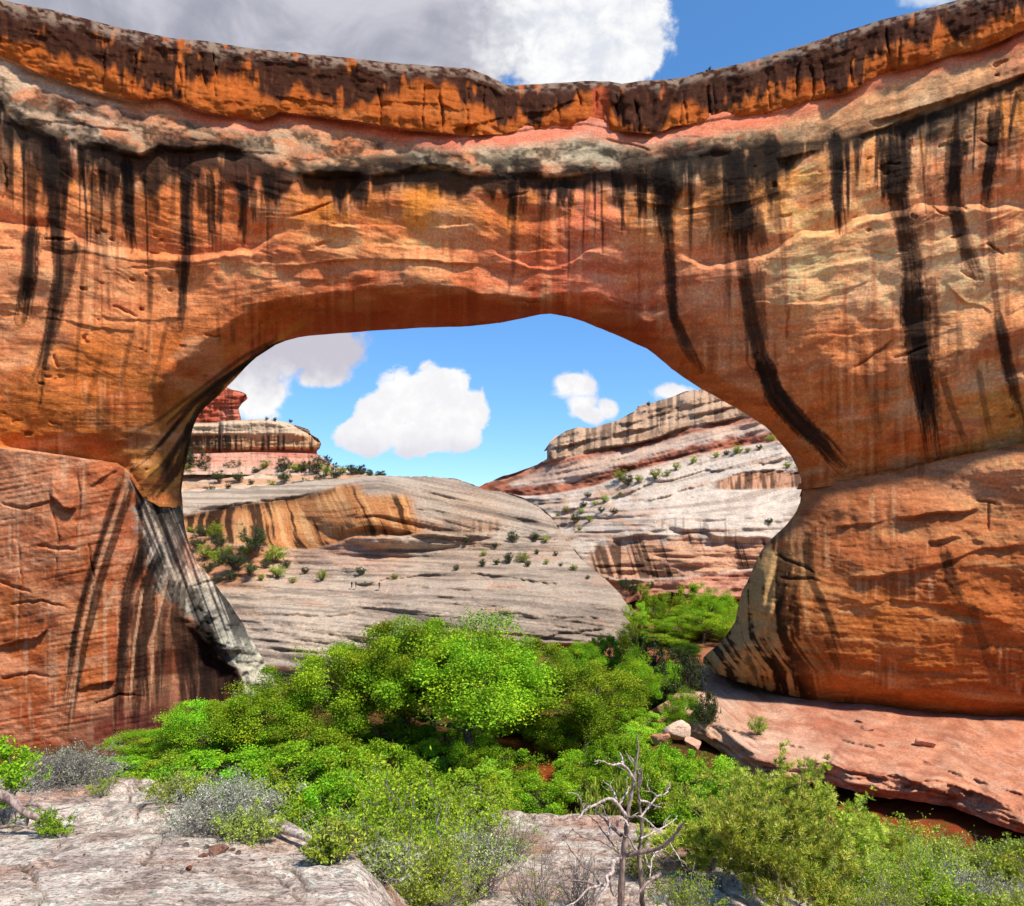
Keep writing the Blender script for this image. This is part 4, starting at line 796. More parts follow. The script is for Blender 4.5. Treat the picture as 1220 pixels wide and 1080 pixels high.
def dome_colour(x, y):
    tilt = y - 0.10 * (x - 500) * sstep(y, 640, 760) - 0.22 * (x - 480) * (1 - sstep(y, 630, 660)) * sstep(x, 400, 470)
    col = patches([(450, 590, (176, 156, 138)), (520, 600, (170, 150, 134)), (560, 625, (176, 134, 98)), (300, 590, (206, 186, 164)), (360, 580, (204, 182, 158)), (620, 630, (168, 150, 136)), (660, 680, (170, 152, 138)), (600, 720, (164, 146, 132)), (500, 660, (196, 174, 156)), (440, 660, (206, 156, 132)), (400, 650, (200, 140, 110)), (420, 690, (204, 186, 168)), (330, 740, (206, 188, 170)), (400, 740, (200, 184, 168)), (500, 730, (172, 156, 144)), (600, 760, (158, 142, 130)), (700, 740, (150, 134, 124)), (740, 745, (160, 142, 128)), (300, 700, (204, 178, 150)), (320, 790, (196, 176, 160))], 3)(x + 14 * fbm(x / 40, y / 20, 3, 650), y + 6 * fbm(x / 40, y / 20, 3, 651))
    b = fbm(x / 120, tilt / 4.5, 4, 652)
    col = col * (1 + 0.22 * b + 0.24 * fbm(x / 9, tilt / 2.6, 3, 645))[..., None]
    col = over(col, 0.7 * sstep(b, 0.14, 0.32), (92, 78, 70)); col = over(col, 0.4 * sstep(-b, 0.1, 0.35), (220, 204, 186))
    col = over(col, 0.5 * sstep(fbm(x / 60, tilt / 9, 4, 653), 0.15, 0.45) * sstep(y, 630, 660), (206, 150, 118))
    # streaked wall under the brow
    m = sstep(y - c_brow(x), -2, 4) * (1 - sstep(y - c_foot(x), -2, 2)) * (1 - sstep(x, 420, 440)) + sstep(x, 398, 412) * (1 - sstep(x, 482 - (y - 600) * -0.35 + 8 * fbm(y / 10, x / 40, 2, 654), 500 + (y - 600) * 0.35)) * sstep(y, 584, 596) * (1 - sstep(y - c_foot(x), -2, 2))
    m = np.clip(m, 0, 1)
    col = over(col, 0.9 * m, (192, 128, 76)); col = over(col, 0.5 * m * sstep(fbm(x / 30, y / 14, 3, 655), 0, .4), (212, 160, 104))
    sl = np.interp(x, [200, 280, 330, 400, 480], [0.0, 0.05, 0.25, 0.55, 0.35]); st = fbm((x - (y - 610) * sl + 4 * fbm(y / 16, x / 50, 2, 660)) / 6.5, y / 130, 4, 656, 0.65) + 0.4 * fbm(x / 26, y / 30, 3, 657) + 0.02
    col = varnish(col, x, y, 0.92 * m * sstep(st, 0.0, 0.26)); col = over(col, 0.6 * m * sstep(-st, 0.22, 0.4), (224, 180, 130))
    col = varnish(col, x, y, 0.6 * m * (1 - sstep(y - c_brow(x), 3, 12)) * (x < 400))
    foot2 = sstep(x, 455, 500) * (1 - sstep(x, 590, 606)) * sstep(y, 616, 624) * (1 - sstep(y - c_foot(x), -2, 2)); col = over(col, 0.6 * foot2, (176, 116, 70)); col = varnish(col, x, y, 0.7 * foot2 * sstep(fbm(x / 4, y / 60, 3, 658), 0, 0.3))
    # soil in the hollow at left
    soil = (1 - sstep(x + 0.9 * (y - 660) + 16 * fbm(x / 20, y / 10, 3, 659), 300, 372)) * sstep(y - c_foot(x), -1, 3) * (1 - sstep(y, 690, 712)); col = over(col, 0.8 * soil, (196, 136, 96))
    col = over(col, 0.35 * (1 - m) * (1 - soil), np.array([0.52, 0.47, 0.40]) * 0.86)
    col = col * np.array([0.95, 0.90, 0.82]); col = over(col, 0.4 * (1 - m) * sstep(fbm(x / 90, tilt / 3.0, 4, 646), 0.2, 0.36), (84, 70, 60))
    und = sstep(y, 763, 774) * sstep(x, 560, 600); col = over(col, und * 0.8, (110, 60, 44))  # overhang shade painted into the colour of the undercut foot
    return col
dome_poly = rough_poly(dome_top, 2.6, 41, 4) + rough_poly(dome_bot, 1.5, 42, 6)
dome = relief('slickrock_dome', dome_poly, dome_depth, dome_colour, M_PALE, None, 1.35, 40, 10, lo=(190, 540), hi=(800, 860), back=False)
tag(dome, 'rounded grey slickrock dome with a streaked orange brow framed by the arch', 'rock dome')

# ------------------------------------------------------------------ canyon wall on the right behind the arch
wall_top = [(560, 585), (578, 577), (600, 567), (620, 561), (640, 554), (652, 547), (652, 538), (654, 528), (663, 521), (675, 514), (688, 509), (700, 510), (711, 509), (722, 505), (733, 502), (746, 496), (757, 491), (760, 485), (768, 484), (780, 480), (800, 473), (818, 467), (835, 464), (870, 452), (920, 430), (1000, 405), (1120, 390)]
wall_bot = [(1120, 730), (960, 722), (900, 716), (850, 712), (800, 706), (770, 712), (735, 722), (700, 735), (640, 720), (620, 640)]
L1 = [(577, 576), (610, 566), (649, 551), (680, 543), (711, 536), (740, 531), (766, 526), (822, 509), (887, 497), (960, 484), (1100, 470)]
L2 = [(600, 590), (639, 591), (675, 586), (711, 578), (753, 562), (790, 552), (822, 543), (860, 536), (904, 529), (960, 522), (1100, 510)]
L3a = [(846, 574), (860, 570), (885, 562), (920, 561), (960, 562)]
L3b = [(840, 582), (870, 584), (910, 583), (960, 580)]
L4a = [(690, 662), (698, 660), (715, 648), (753, 640), (797, 630), (830, 634), (856, 640), (900, 642), (960, 650)]
L4b = [(715, 684), (735, 690), (780, 690), (815, 687), (860, 682), (890, 678), (960, 676)]
cw1, cw2, cw3a, cw3b, cw4a, cw4b, c_wtop = (curve(p) for p in (L1, L2, L3a, L3b, L4a, L4b, wall_top))
wall_s = tps([(580, 580, 300), (640, 560, 292), (655, 535, 288), (720, 512, 286), (820, 475, 280), (950, 430, 270), (1100, 400, 262), (640, 588, 276), (711, 570, 268), (800, 545, 262), (900, 520, 255), (1050, 490, 245), (660, 610, 258), (720, 610, 240), (800, 590, 232), (900, 590, 222), (1050, 590, 212),
    (700, 650, 224), (780, 625, 214), (860, 625, 208), (950, 630, 202), (720, 690, 206), (780, 692, 203), (860, 685, 199), (950, 680, 196), (1100, 690, 190), (820, 706, 196), (950, 720, 188), (1100, 730, 182), (690, 690, 212)])
def wall_depth(x, y):
    d = wall_s(x, y)
    dn, _ = seg_dist(x, y, wall_top); d += 6 * np.clip(1 - dn / 9, 0, 1) ** 2
    d += ledge(x, y, cw1, -3.4, 9, 4.5, 9, 570, 1100, 20, 1.2, 0.3) + ledge(x, y, cw2, 5.5, 12, -3.0, 16, 590, 1100, 20, 1.2, 0.3)
    d += ledge(x, y, cw3a, -1.6, 8, 1.4, 8, 846, 1000, 10, 1.2, 0.2) + ledge(x, y, cw3b, 1.6, 8, -1.4, 10, 846, 1000, 10, 1.2, 0.2)
    d += ledge(x, y, cw4a, -1.6, 14, 2.2, 24, 690, 960, 24, 2.5, 0.5) + ledge(x, y, cw4b, 1.6, 14, -1.4, 10, 716, 960, 20, 1.5, 0.4)
    tl = y + 0.24 * (x - 800) * (1 - sstep(y, 560, 640))
    d += 3.0 * fbm(x / 55, tl / 26, 4, 660) + 1.5 * ridge(x / 120, tl / 10, 3, 661) + 0.7 * ridge(x / 50, tl / 3.2, 2, 662) + 0.3 * fbm(x / 6, tl / 3, 3, 663)
    for off, A, B in ((-14, -1.8, 2.2), (-26, -1.4, 1.6)): d += ledge(x, y - off, cw1, A, 6, B, 5, 680, 1100, 30, 1.0, 0.4)
    for off, A, B in ((22, -1.6, 2.0), (38, -1.4, 1.8)): d += ledge(x, y - off, cw2, A, 8, B, 8, 640, 960, 30, 1.2, 0.7)
    up = 1 - sstep(y - cw1(x), -3, 3); d += up * 1.4 * ridge(x / 16, y / 60, 2, 664)
    return d
def wall_colour(x, y):
    tl = y + 0.24 * (x - 800) * (1 - sstep(y, 560, 640))
    col = np.zeros(x.shape + (3,)) + lin(214, 196, 176)
    b = fbm(x / 110, tl / 5, 4, 670); col = col * (1 + 0.16 * b + 0.2 * fbm(x / 9, tl / 2.4, 3, 669))[..., None]; col = over(col, 0.6 * sstep(b, 0.14, 0.36), (150, 128, 110)); col = over(col, 0.5 * sstep(fbm(x / 70, tl / 8, 4, 668), 0.18, 0.45), (206, 160, 128))
    top = 1 - sstep(y - cw1(x), -3, 2); col = over(col, 0.8 * top, (200, 160, 124)); col = over(col, 0.5 * top * sstep(fbm(x / 60, tl / 5, 3, 671), 0.05, .35), (150, 108, 80))
    col = varnish(col, x, y, 0.6 * top * sstep(fbm(x / 4, y / 50, 3, 672) + 0.6 * fbm(x / 40, y / 30, 2, 673), 0.14, 0.4))
    r1 = sstep(y - cw1(x), -1, 2) * (1 - sstep(y - cw1(x), 6, 11)); col = over(col, 0.8 * r1, (186, 106, 70)); col = varnish(col, x, y, 0.6 * r1 * sstep(fbm(x / 12, y / 6, 3, 674), -0.1, 0.3))
    bench = sstep(y - cw1(x), 8, 12) * (1 - sstep(cw2(x) - y, 8, 14) * 0); mid = sstep(y - cw1(x), 6, 10) * sstep(cw2(x) - y, 12, 18); col = over(col, 0.55 * mid, (208, 168, 140))
    r2 = sstep(cw2(x) - y, -1, 1) * (1 - sstep(cw2(x) - y + 4 * fbm(x / 14, y / 8, 3, 675), 9, 15)); col = over(col, 0.85 * r2, (176, 92, 56)); col = varnish(col, x, y, 0.7 * r2 * sstep(fbm(x / 14, y / 6, 3, 676), 0, 0.3))
    r3 = sstep(y - cw3a(x), 0, 2) * (1 - sstep(y - cw3b(x), -1, 1)) * sstep(x, 846, 862); col = over(col, 0.8 * r3, (196, 134, 92)); col = varnish(col, x, y, 0.8 * r3 * sstep(fbm(x / 5, y / 40, 3, 677) + 0.5 * sstep(900 - x + 30, 0, 40) * 0.5, -0.05, 0.25))
    t4 = (y - cw4a(x)) / np.maximum(cw4b(x) - cw4a(x), 4); r4 = sstep(t4 + 0.25 * fbm(x / 12, 0 * x, 3, 678), 0.0, 0.3) * (1 - sstep(t4, 0.96, 1.02)) * sstep(x, 694, 712) * (1 - sstep(x, 905, 950))
    col = over(col, 0.8 * r4, (204, 146, 106)); col = varnish(col, x, y, 0.85 * r4 * sstep(fbm((x - 0.3 * (y - 660)) / 6, y / 120, 3, 679) + 0.3 * fbm(x / 40, y / 30, 2, 680) + 0.25 * (x < 740) - 0.15 * (x > 830), 0.02, 0.28))
    col = varnish(col, x, y, 0.5 * sstep(y, 610, 625) * (1 - sstep(t4, 0, .3)) * sstep(fbm(x / 5, y / 50, 3, 681) + 0.6 * fbm(x / 50, y / 20, 2, 682), 0.25, 0.5))
    lowp = sstep(t4, 1.0, 1.1); col = over(col, 0.75 * lowp, (196, 122, 88)); col = over(col, 0.5 * lowp * sstep(fbm(x / 20, y / 8, 3, 683), 0, 0.3), (150, 84, 58))
    scrub = sstep(y - cw2(x), 2, 8) * (1 - sstep(y, 640, 655)) * (1 - sstep(x, 740, 800)); col = over(col, 0.5 * scrub * sstep(fbm(x / 14, y / 7, 4, 684), 0, 0.4), (200, 150, 112))
    return col
wall_poly = rough_poly(wall_top, 1.3, 51, 5) + wall_bot
tag(relief('canyon_wall', wall_poly, wall_depth, wall_colour, M_PALE, None, 1.4, 60, 14, lo=(560, 430), hi=(970, 760), back=False), 'long stepped cream cliff with red bands climbing behind the right foot of the arch', 'cliff')

# ------------------------------------------------------------------ butte and its brushy slope, upper left of the arch
butte = empty('layered_butte', at(300, 560, 300), label='layered butte with a red tower on a streaked flat caprock rising behind the dome', cat='butte')
tower_poly = rough_poly([(150, 470), (200, 452), (240, 452), (262, 456), (272, 462), (282, 466), (293, 470), (295, 476), (289, 481), (285, 487), (286, 493), (288, 502)], 1.5, 61, 4) + [(288, 508), (150, 508)]
def strip(base, seed, amp=1.0, tilt=0.0, edge=None, eamp=5):
    def f(x, y):
        d = base + tilt * (x - 300) + amp * (1.6 * fbm(x / 24, y / 14, 4, seed) + 1.0 * ridge(x / 40, y / 4, 3, seed + 5) + 1.2 * ridge(x / 7, y / 40, 2, seed + 7))
        if edge is not None:
            dn, _ = seg_dist(x, y, edge); d = d + eamp * np.clip(1 - dn / 8, 0, 1) ** 2
        return d
    return f
def red_col(x, y):
    col = np.zeros(x.shape + (3,)) + lin(182, 92, 66); b = fbm(x / 40, y / 3.5, 3, 690)
    col = over(col, 0.6 * sstep(b, 0.05, 0.3), (206, 138, 108)); col = over(col, 0.5 * sstep(-b, 0.1, 0.3), (136, 62, 46))
    return varnish(col, x, y, 0.6 * sstep(fbm(x / 4, y / 40, 3, 691), 0.15, 0.4))
relief('tower', tower_poly, strip(318, 700, 1, 0, [(272, 462), (293, 470), (285, 487), (288, 502)]), red_col, M_PALE, butte, 1.0, 24, 4, lo=(200, 430), hi=(300, 515), back=False)
cap_t = [(150, 504), (228, 504), (258, 504), (263, 502), (300, 500), (320, 500), (340, 503), (356, 508), (367, 512), (370, 518), (379, 523), (382, 528), (381, 534), (377, 538), (379, 545)]
def caprock_col(x, y):
    col = np.zeros(x.shape + (3,)) + lin(204, 178, 146); b = fbm(x / 60, y / 3.0, 3, 692)
    col = over(col, 0.5 * sstep(b, 0.1, 0.35), (140, 118, 98))
    low = sstep(y, 515, 521) * (1 - sstep(y, 536, 538)); col = over(col, 0.7 * low, (196, 142, 92)); col = varnish(col, x, y, 0.85 * low * sstep(fbm(x / 3.6, y / 60, 3, 693) + 0.3 * sstep(262 - x, 0, 6), 0.0, 0.25))
    red = sstep(y, 536, 538); col = over(col, 0.85 * red, (176, 78, 60))
    return varnish(col, x, y, 0.7 * np.exp(-((x - 262) / 1.6) ** 2))
def caprock_d(x, y):
    d = strip(300, 705, 0.7, 0.03, [(340, 503), (370, 518), (382, 528), (379, 545)])(x, y) + 3.2 * sstep(y, 533, 538) + 1.2 * sstep(y, 516, 522) + 2.5 * np.exp(-((x - 262) / 2.5) ** 2) + 3 * (1 - sstep(x, 258, 264))
    dn, _ = seg_dist(x, y, cap_t[:9]); return d + 3 * np.clip(1 - dn / 5, 0, 1) ** 2
relief('caprock', rough_poly(cap_t, 0.8, 62, 4) + [(379, 548), (150, 548)], caprock_d, caprock_col, M_PALE, butte, 1.0, 30, 4, lo=(200, 480), hi=(400, 560), back=False)
tal = [(150, 540), (228, 541), (262, 540), (300, 539), (350, 540), (378, 541), (386, 547), (398, 556)]
def talus_col(x, y):
    col = np.zeros(x.shape + (3,)) + lin(206, 152, 126); b = fbm(x / 40, y / 3, 3, 694)
    col = over(col, 0.6 * sstep(b, 0.05, 0.3), (190, 104, 82)); return over(col, 0.5 * sstep(y, 552, 560), (208, 184, 158))
relief('talus', tal + [(398, 566), (150, 566)], lambda x, y: strip(298, 710, 0.8)(x, y) - 0.5 * (y - 540), talus_col, M_PALE, butte, 1.0, 30, 4, lo=(200, 530), hi=(420, 580), back=False)
hill_top = [(130, 548), (228, 548), (300, 550), (385, 553), (400, 556), (430, 562), (470, 570), (520, 577), (600, 590)]
hill_s = tps([(130, 550, 288), (300, 552, 284), (400, 558, 276), (520, 578, 250), (600, 592, 240), (130, 600, 240), (300, 600, 236), (400, 600, 230), (520, 610, 222), (300, 575, 262), (400, 578, 250), (200, 630, 222)])
def hill_d(x, y):
    return hill_s(x, y) + 16 + 2.2 * fbm(x / 36, y / 12, 4, 720) + 2.0 * ridge(x / 70, (y + 0.06 * x) / 6, 3, 721) + 0.4 * fbm(x / 5, y / 3, 3, 722)
def hill_col(x, y):
    col = np.zeros(x.shape + (3,)) + lin(208, 180, 150); b = fbm(x / 60, y / 4, 4, 723)
    col = over(col, 0.6 * sstep(b, 0.05, 0.35), (196, 134, 92)); col = over(col, 0.5 * sstep(-b, 0.1, 0.4), (224, 206, 184)); return over(col, 0.4 * sstep(fbm(x / 14, y / 5, 4, 724), 0.1, 0.4), (130, 104, 74))
tag(relief('hill', rough_poly(hill_top, 1.0, 63, 5) + [(600, 610), (130, 612)], hill_d, hill_col, M_PALE, None, 1.2, 30, 6, lo=(200, 540), hi=(480, 640), back=False), kind='structure')
#@@VEG
# ------------------------------------------------------------------ plants: materials and builders
def leaf_material(name, trans=0.35, rough=0.6):
    m = bpy.data.materials.new(name); m.use_nodes = True
    t = NT(m.node_tree); m.node_tree.nodes.clear()
    at_ = t.n('ShaderNodeAttribute', attribute_name='Col').outputs['Color']
    pos = t.n('ShaderNodeTexCoord').outputs['Object']
    rnd = t.n('ShaderNodeObjectInfo').outputs['Random']
    hv = t.n('ShaderNodeHueSaturation'); t.link(at_, hv.inputs['Color'])
    t.link(t.math('MULTIPLY_ADD', rnd, 0.03, 0.486), hv.inputs['Hue']); t.link(t.math('MULTIPLY_ADD', rnd, 0.5, 0.76), hv.inputs['Value']); hv.inputs['Saturation'].default_value = 1.0
    at_ = hv.outputs[0]
    col = t.mix(t.ramp(t.noise(pos, 0.8, 3), 0.3, 0.7, 0.0, 0.35), at_, t.mix(1.0, at_, (0.62, 0.72, 0.7), 'MULTIPLY'))
    d = t.n('ShaderNodeBsdfPrincipled'); tr = t.n('ShaderNodeBsdfTranslucent'); mx = t.n('ShaderNodeMixShader'); out = t.n('ShaderNodeOutputMaterial')
    d.inputs['Roughness'].default_value = rough; d.inputs['Specular IOR Level'].default_value = 0.12
    t.link(col, d.inputs['Base Color']); t.link(t.mix(1.0, col, (1.25, 1.15, 0.6), 'MULTIPLY'), tr.inputs['Color'])
    mx.inputs[0].default_value = trans
    t.link(d.outputs[0], mx.inputs[1]); t.link(tr.outputs[0], mx.inputs[2]); t.link(mx.outputs[0], out.inputs[0])
    return m
def bark_material(name, c, c2, scale=6.0):
    m = bpy.data.materials.new(name); m.use_nodes = True
    t = NT(m.node_tree); b = m.node_tree.nodes['Principled BSDF']
    pos = t.n('ShaderNodeTexCoord').outputs['Object']
    n = t.noise(t.scale(pos, (3.0, 3.0, 0.5)), scale, 5, 0.65, 0.4)
    t.link(t.mix(t.ramp(n, 0.35, 0.65), tuple(lin(*c)), tuple(lin(*c2))), b.inputs['Base Color'])
    b.inputs['Roughness'].default_value = 0.9
    bp = t.n('ShaderNodeBump'); bp.inputs['Strength'].default_value = 0.6; bp.inputs['Distance'].default_value = 0.02
    t.link(n, bp.inputs['Height']); t.link(bp.outputs[0], b.inputs['Normal'])
    return m
M_LEAF = leaf_material('green_leaves'); M_SAGE = leaf_material('sage_leaves', 0.2, 0.8); M_NEEDLE = leaf_material('needles', 0.25, 0.6)
M_BARK = bark_material('grey_brown_bark', (120, 100, 86), (66, 52, 44), 2.0); M_TWIG = bark_material('grey_twigs', (158, 146, 140), (96, 84, 80), 14.0)
M_DEAD = bark_material('bleached_wood', (206, 190, 180), (140, 118, 108), 9.0); M_DEADBARK = bark_material('dark_dead_bark', (168, 146, 134), (96, 78, 70), 9.0)

class Tubes:
    def __init__(s): s.v, s.f, s.n = [], [], 0
    def add(s, pts, radii, sides=6):
        p = np.array(pts, float); r = np.array(radii, float)
        tan = np.gradient(p, axis=0); tan /= np.maximum(np.linalg.norm(tan, axis=1, keepdims=True), 1e-9)
        u = np.cross(tan[0], (0.31, 0.2, 0.93) if abs(tan[0][2]) < 0.8 else (1, 0.1, 0)); rings = []
        a = np.arange(sides) * 2 * math.pi / sides
        for i in range(len(p)):
            u = u - tan[i] * (u @ tan[i]); u /= max(np.linalg.norm(u), 1e-9); w = np.cross(tan[i], u)
            rings.append(p[i] + r[i] * (np.cos(a)[:, None] * u + np.sin(a)[:, None] * w))
        base = s.n; k = len(p); s.v.append(np.concatenate(rings)); s.n += k * sides
        i0 = (np.arange(k - 1) * sides)[:, None] + np.arange(sides)[None]; j = (np.arange(sides) + 1) % sides
        i1 = (np.arange(k - 1) * sides)[:, None] + j[None]
        s.f.append(base + np.stack([i0, i1, i1 + sides, i0 + sides], -1).reshape(-1, 4))
    def build(s, name, mat, parent): return link_mesh(name, np.concatenate(s.v), s.f, None, mat, parent)
def smooth_path(pts, n=5):
    p = np.array(pts, float); q = np.vstack([2 * p[0] - p[1], p, 2 * p[-1] - p[-2]]); out = []
    for i in range(1, len(q) - 2):
        for t in np.arange(n) / n:
            out.append(0.5 * (2 * q[i] + (q[i + 1] - q[i - 1]) * t + (2 * q[i - 1] - 5 * q[i] + 4 * q[i + 1] - q[i + 2]) * t * t + (3 * q[i] - q[i - 1] - 3 * q[i + 1] + q[i + 2]) * t ** 3))
    return np.array(out + [p[-1]])
def wander(rng, a, b, n=6, k=0.12):
    a, b = np.array(a, float), np.array(b, float); L = np.linalg.norm(b - a)
    t = np.linspace(0, 1, n)[:, None]; p = a + (b - a) * t
    j = rng.normal(0, k * L / n, (n, 3)).cumsum(0); j -= j[0]; j -= t * j[-1] * 0.6
    return p + j
def unit(v): return v / np.maximum(np.linalg.norm(v, axis=-1, keepdims=True), 1e-9)
def blades(rng, c, up, length, width, cols, flat=0.6):
    """one small folded leaf per centre; flat = how far leaves favour facing `up`"""
    n = len(c)
    nrm = unit(rng.normal(0, 1, (n, 3)) * (1 - flat) + up * flat)
    a = unit(np.cross(nrm, rng.normal(0, 1, (n, 3)))); b = np.cross(nrm, a)
    L = (length * rng.uniform(0.6, 1.3, n))[:, None] / 2; W = (width * rng.uniform(0.6, 1.3, n))[:, None] / 2
    droop = nrm * L * 0.25
    V = np.stack([c - a * L - droop, c + b * W, c + a * L - droop, c - b * W], 1).reshape(-1, 3)
    f = np.arange(4 * n).reshape(n, 4)
    return V, f, np.repeat(cols, 4, 0)
def mixcol(rng, n, pal, jitter=0.10):
    pal = np.array(pal, float); k = rng.integers(0, len(pal), n)
    return np.clip(pal[k] * (1 + rng.normal(0, jitter, (n, 1))), 0.004, 0.7)
GREEN = [(0.211, 0.383, 0.014), (0.293, 0.476, 0.017), (0.146, 0.278, 0.014), (0.374, 0.542, 0.024)]
LIME = [(0.341, 0.489, 0.031), (0.455, 0.581, 0.036), (0.244, 0.383, 0.024)]
OLIVE = [(0.316, 0.401, 0.055), (0.406, 0.492, 0.066), (0.226, 0.298, 0.044), (0.510, 0.566, 0.099)]
JUNIPER = [(0.05, 0.085, 0.028), (0.075, 0.115, 0.035), (0.10, 0.13, 0.05)]
SAGE = [(0.286, 0.286, 0.209), (0.363, 0.352, 0.286), (0.220, 0.242, 0.132), (0.440, 0.418, 0.363)]
PINE = [(0.406, 0.492, 0.055), (0.526, 0.595, 0.077), (0.284, 0.387, 0.044), (0.630, 0.655, 0.121)]

def broad_tree(name, seed, h, w, pal, leaf, n_leaf, label, cat, group, trunks=1, lean=0.0, low=0.22, clumps=62, bark=None):
    """spreading tree: forked trunk and limbs, crown of leaf clumps hung on the limb ends"""
    rng = np.random.default_rng(seed)
    root = empty(name, label=label, cat=cat, group=group)
    tb = Tubes(); cl = []
    for k in range(clumps):
        while True:
            q = rng.uniform(-1, 1, 3)
            if 0.25 < np.linalg.norm(q) < 1: break
        q = q / np.linalg.norm(q) * (0.45 + 0.55 * rng.uniform() ** 0.5)
        lob = 1 + 0.22 * math.sin(3 * math.atan2(q[1], q[0]) + seed) + 0.15 * math.sin(5 * q[2] + 2.1 * seed)
        cl.append([q[0] * w * 0.43 * lob, q[1] * w * 0.43 * lob, h * (low + (1 - low) * (0.5 + 0.43 * q[2] * lob))])
    cl = np.array(cl)
    fork_z = h * max(low * 0.9, 0.18)
    for tk in range(trunks):
        off = np.array([rng.normal(0, 0.05 * w), rng.normal(0, 0.05 * w), 0]) if trunks > 1 else np.zeros(3)
        top = np.array([lean * h + rng.normal(0, 0.1 * w), rng.normal(0, 0.1 * w), h * 0.62])
        path = wander(rng, off + (0, 0, -0.3), top, 9, 0.25); r0 = 0.028 * h / math.sqrt(trunks)
        tb.add(path, np.linspace(r0, r0 * 0.35, 9) * np.r_[1.35, np.ones(8)], 8)
        mine = cl[tk::trunks]
        for c in mine[:: max(1, len(mine) // 26)]:
            i = int(np.clip(np.argmin(np.abs(path[:, 2] - c[2] * rng.uniform(0.45, 0.8))), 2, 8))
            tb.add(wander(rng, path[i], c, 6, 0.3), np.linspace(r0 * 0.38, r0 * 0.06, 6), 5)
    per = n_leaf // clumps; C_, U_, col = [], [], []
    for c in cl:
        m = int(per * rng.uniform(0.6, 1.5)); q = unit(rng.normal(0, 1, (m, 3))) * (rng.uniform(0, 1, (m, 1)) ** 0.45)
        sz = w * rng.uniform(0.055, 0.15); p = c + q * (sz, sz, sz * 0.7) * (1 + 0.3 * rng.normal(0, 1, (m, 1)) * 0.5)
        C_.append(p); U_.append(unit(q * 0.6 + (0, 0, 0.8)))
        col.append(mixcol(rng, m, pal) * rng.uniform(0.6, 1.35) * np.array([rng.uniform(0.8, 1.25), 1, 1]))
    C_, U_, col = np.concatenate(C_), np.concatenate(U_), np.concatenate(col)
    V, f, vc = blades(rng, C_, U_, leaf, leaf * 0.7, np.clip(col, 0.004, .7), 0.5)
    tb.build('trunk', bark or M_BARK, root)
    link_mesh('crown', V, [f], vc, M_LEAF, root, False)
    return root
def bush(name, seed, h, w, pal, leaf, n_leaf, stems, label, cat, group=None, mat=None, bare=0.25, twig=None, spread=1.0, twig_r=0.006, needle=False):
    """many-stemmed shrub: twigs fanning from the base and forking, leaves along their outer parts"""
    rng = np.random.default_rng(seed)
    root = empty(name, label=label, cat=cat, group=group)
    tb = Tubes(); tips = []
    for k in range(stems):
        az = rng.uniform(0, 2 * math.pi); rr = math.sqrt(rng.uniform(0.0, 1)) * w / 2 * spread; hh = h * (1 - 0.55 * (2 * rr / w) ** 2) * rng.uniform(0.7, 1.08)
        end = np.array([rr * math.cos(az), rr * math.sin(az), hh]); st = np.array([rng.normal(0, 0.05 * w), rng.normal(0, 0.05 * w), -0.03 * h])
        path = wander(rng, st, end, 7, 0.32); path[:, 2] = np.maximum(path[:, 2], -0.03 * h)
        tb.add(path, np.linspace(twig_r * 1.8, twig_r * 0.5, 7), 4); tips.append(path[2:])
        for j in range(3):
            i = rng.integers(2, 6); e = path[i] + unit(rng.normal(0, 1, 3) + (0, 0, 0.7) + 0.8 * (end - st) / max(h, w)) * rng.uniform(0.16, 0.34) * max(h, w) * 0.8
            sub = wander(rng, path[i], e, 5, 0.35); tb.add(sub, np.linspace(twig_r, twig_r * 0.35, 5), 3); tips.append(sub[1:])
    pts = np.concatenate(tips); n = n_leaf
    zc = pts[:, 2] / h; pr = np.clip((zc - bare) / 0.3, 0.02, 1); pr /= pr.sum()
    seeds = rng.choice(len(pts), max(n // 34, 6), p=pr); pick = rng.integers(0, len(seeds), n); i = seeds[pick]
    loose = rng.uniform(0, 1, n) < 0.3; i[loose] = rng.choice(len(pts), int(loose.sum()), p=pr)
    q = rng.normal(0, 1, (n, 3)); c = pts[i] + q * (0.042, 0.042, 0.030) * max(h, w) * rng.uniform(0.3, 1.2, (n, 1))
    col = mixcol(rng, n, pal) * (0.68 + 0.62 * hash01(i, i * 0, 3))[:, None]
    if needle:
        a = unit(q * 0.6 + (0, 0, 0.55)); c = pts[i] + a * leaf * 0.5
        side = unit(np.cross(a, rng.normal(0, 1, (n, 3)))) * leaf * 0.09
        V = np.stack([c - a * leaf * .5, c + side, c + a * leaf * .5, c - side], 1).reshape(-1, 3); f = np.arange(4 * n).reshape(n, 4); vc = np.repeat(np.clip(col, .004, .7), 4, 0)
    else: V, f, vc = blades(rng, c, np.array([0, 0, 1.0]), leaf, leaf * 0.5, np.clip(col, .004, .7), 0.35)
    tb.build('twigs', twig or M_TWIG, root)
    link_mesh('foliage', V, [f], vc, mat or M_LEAF, root, False)
    return root
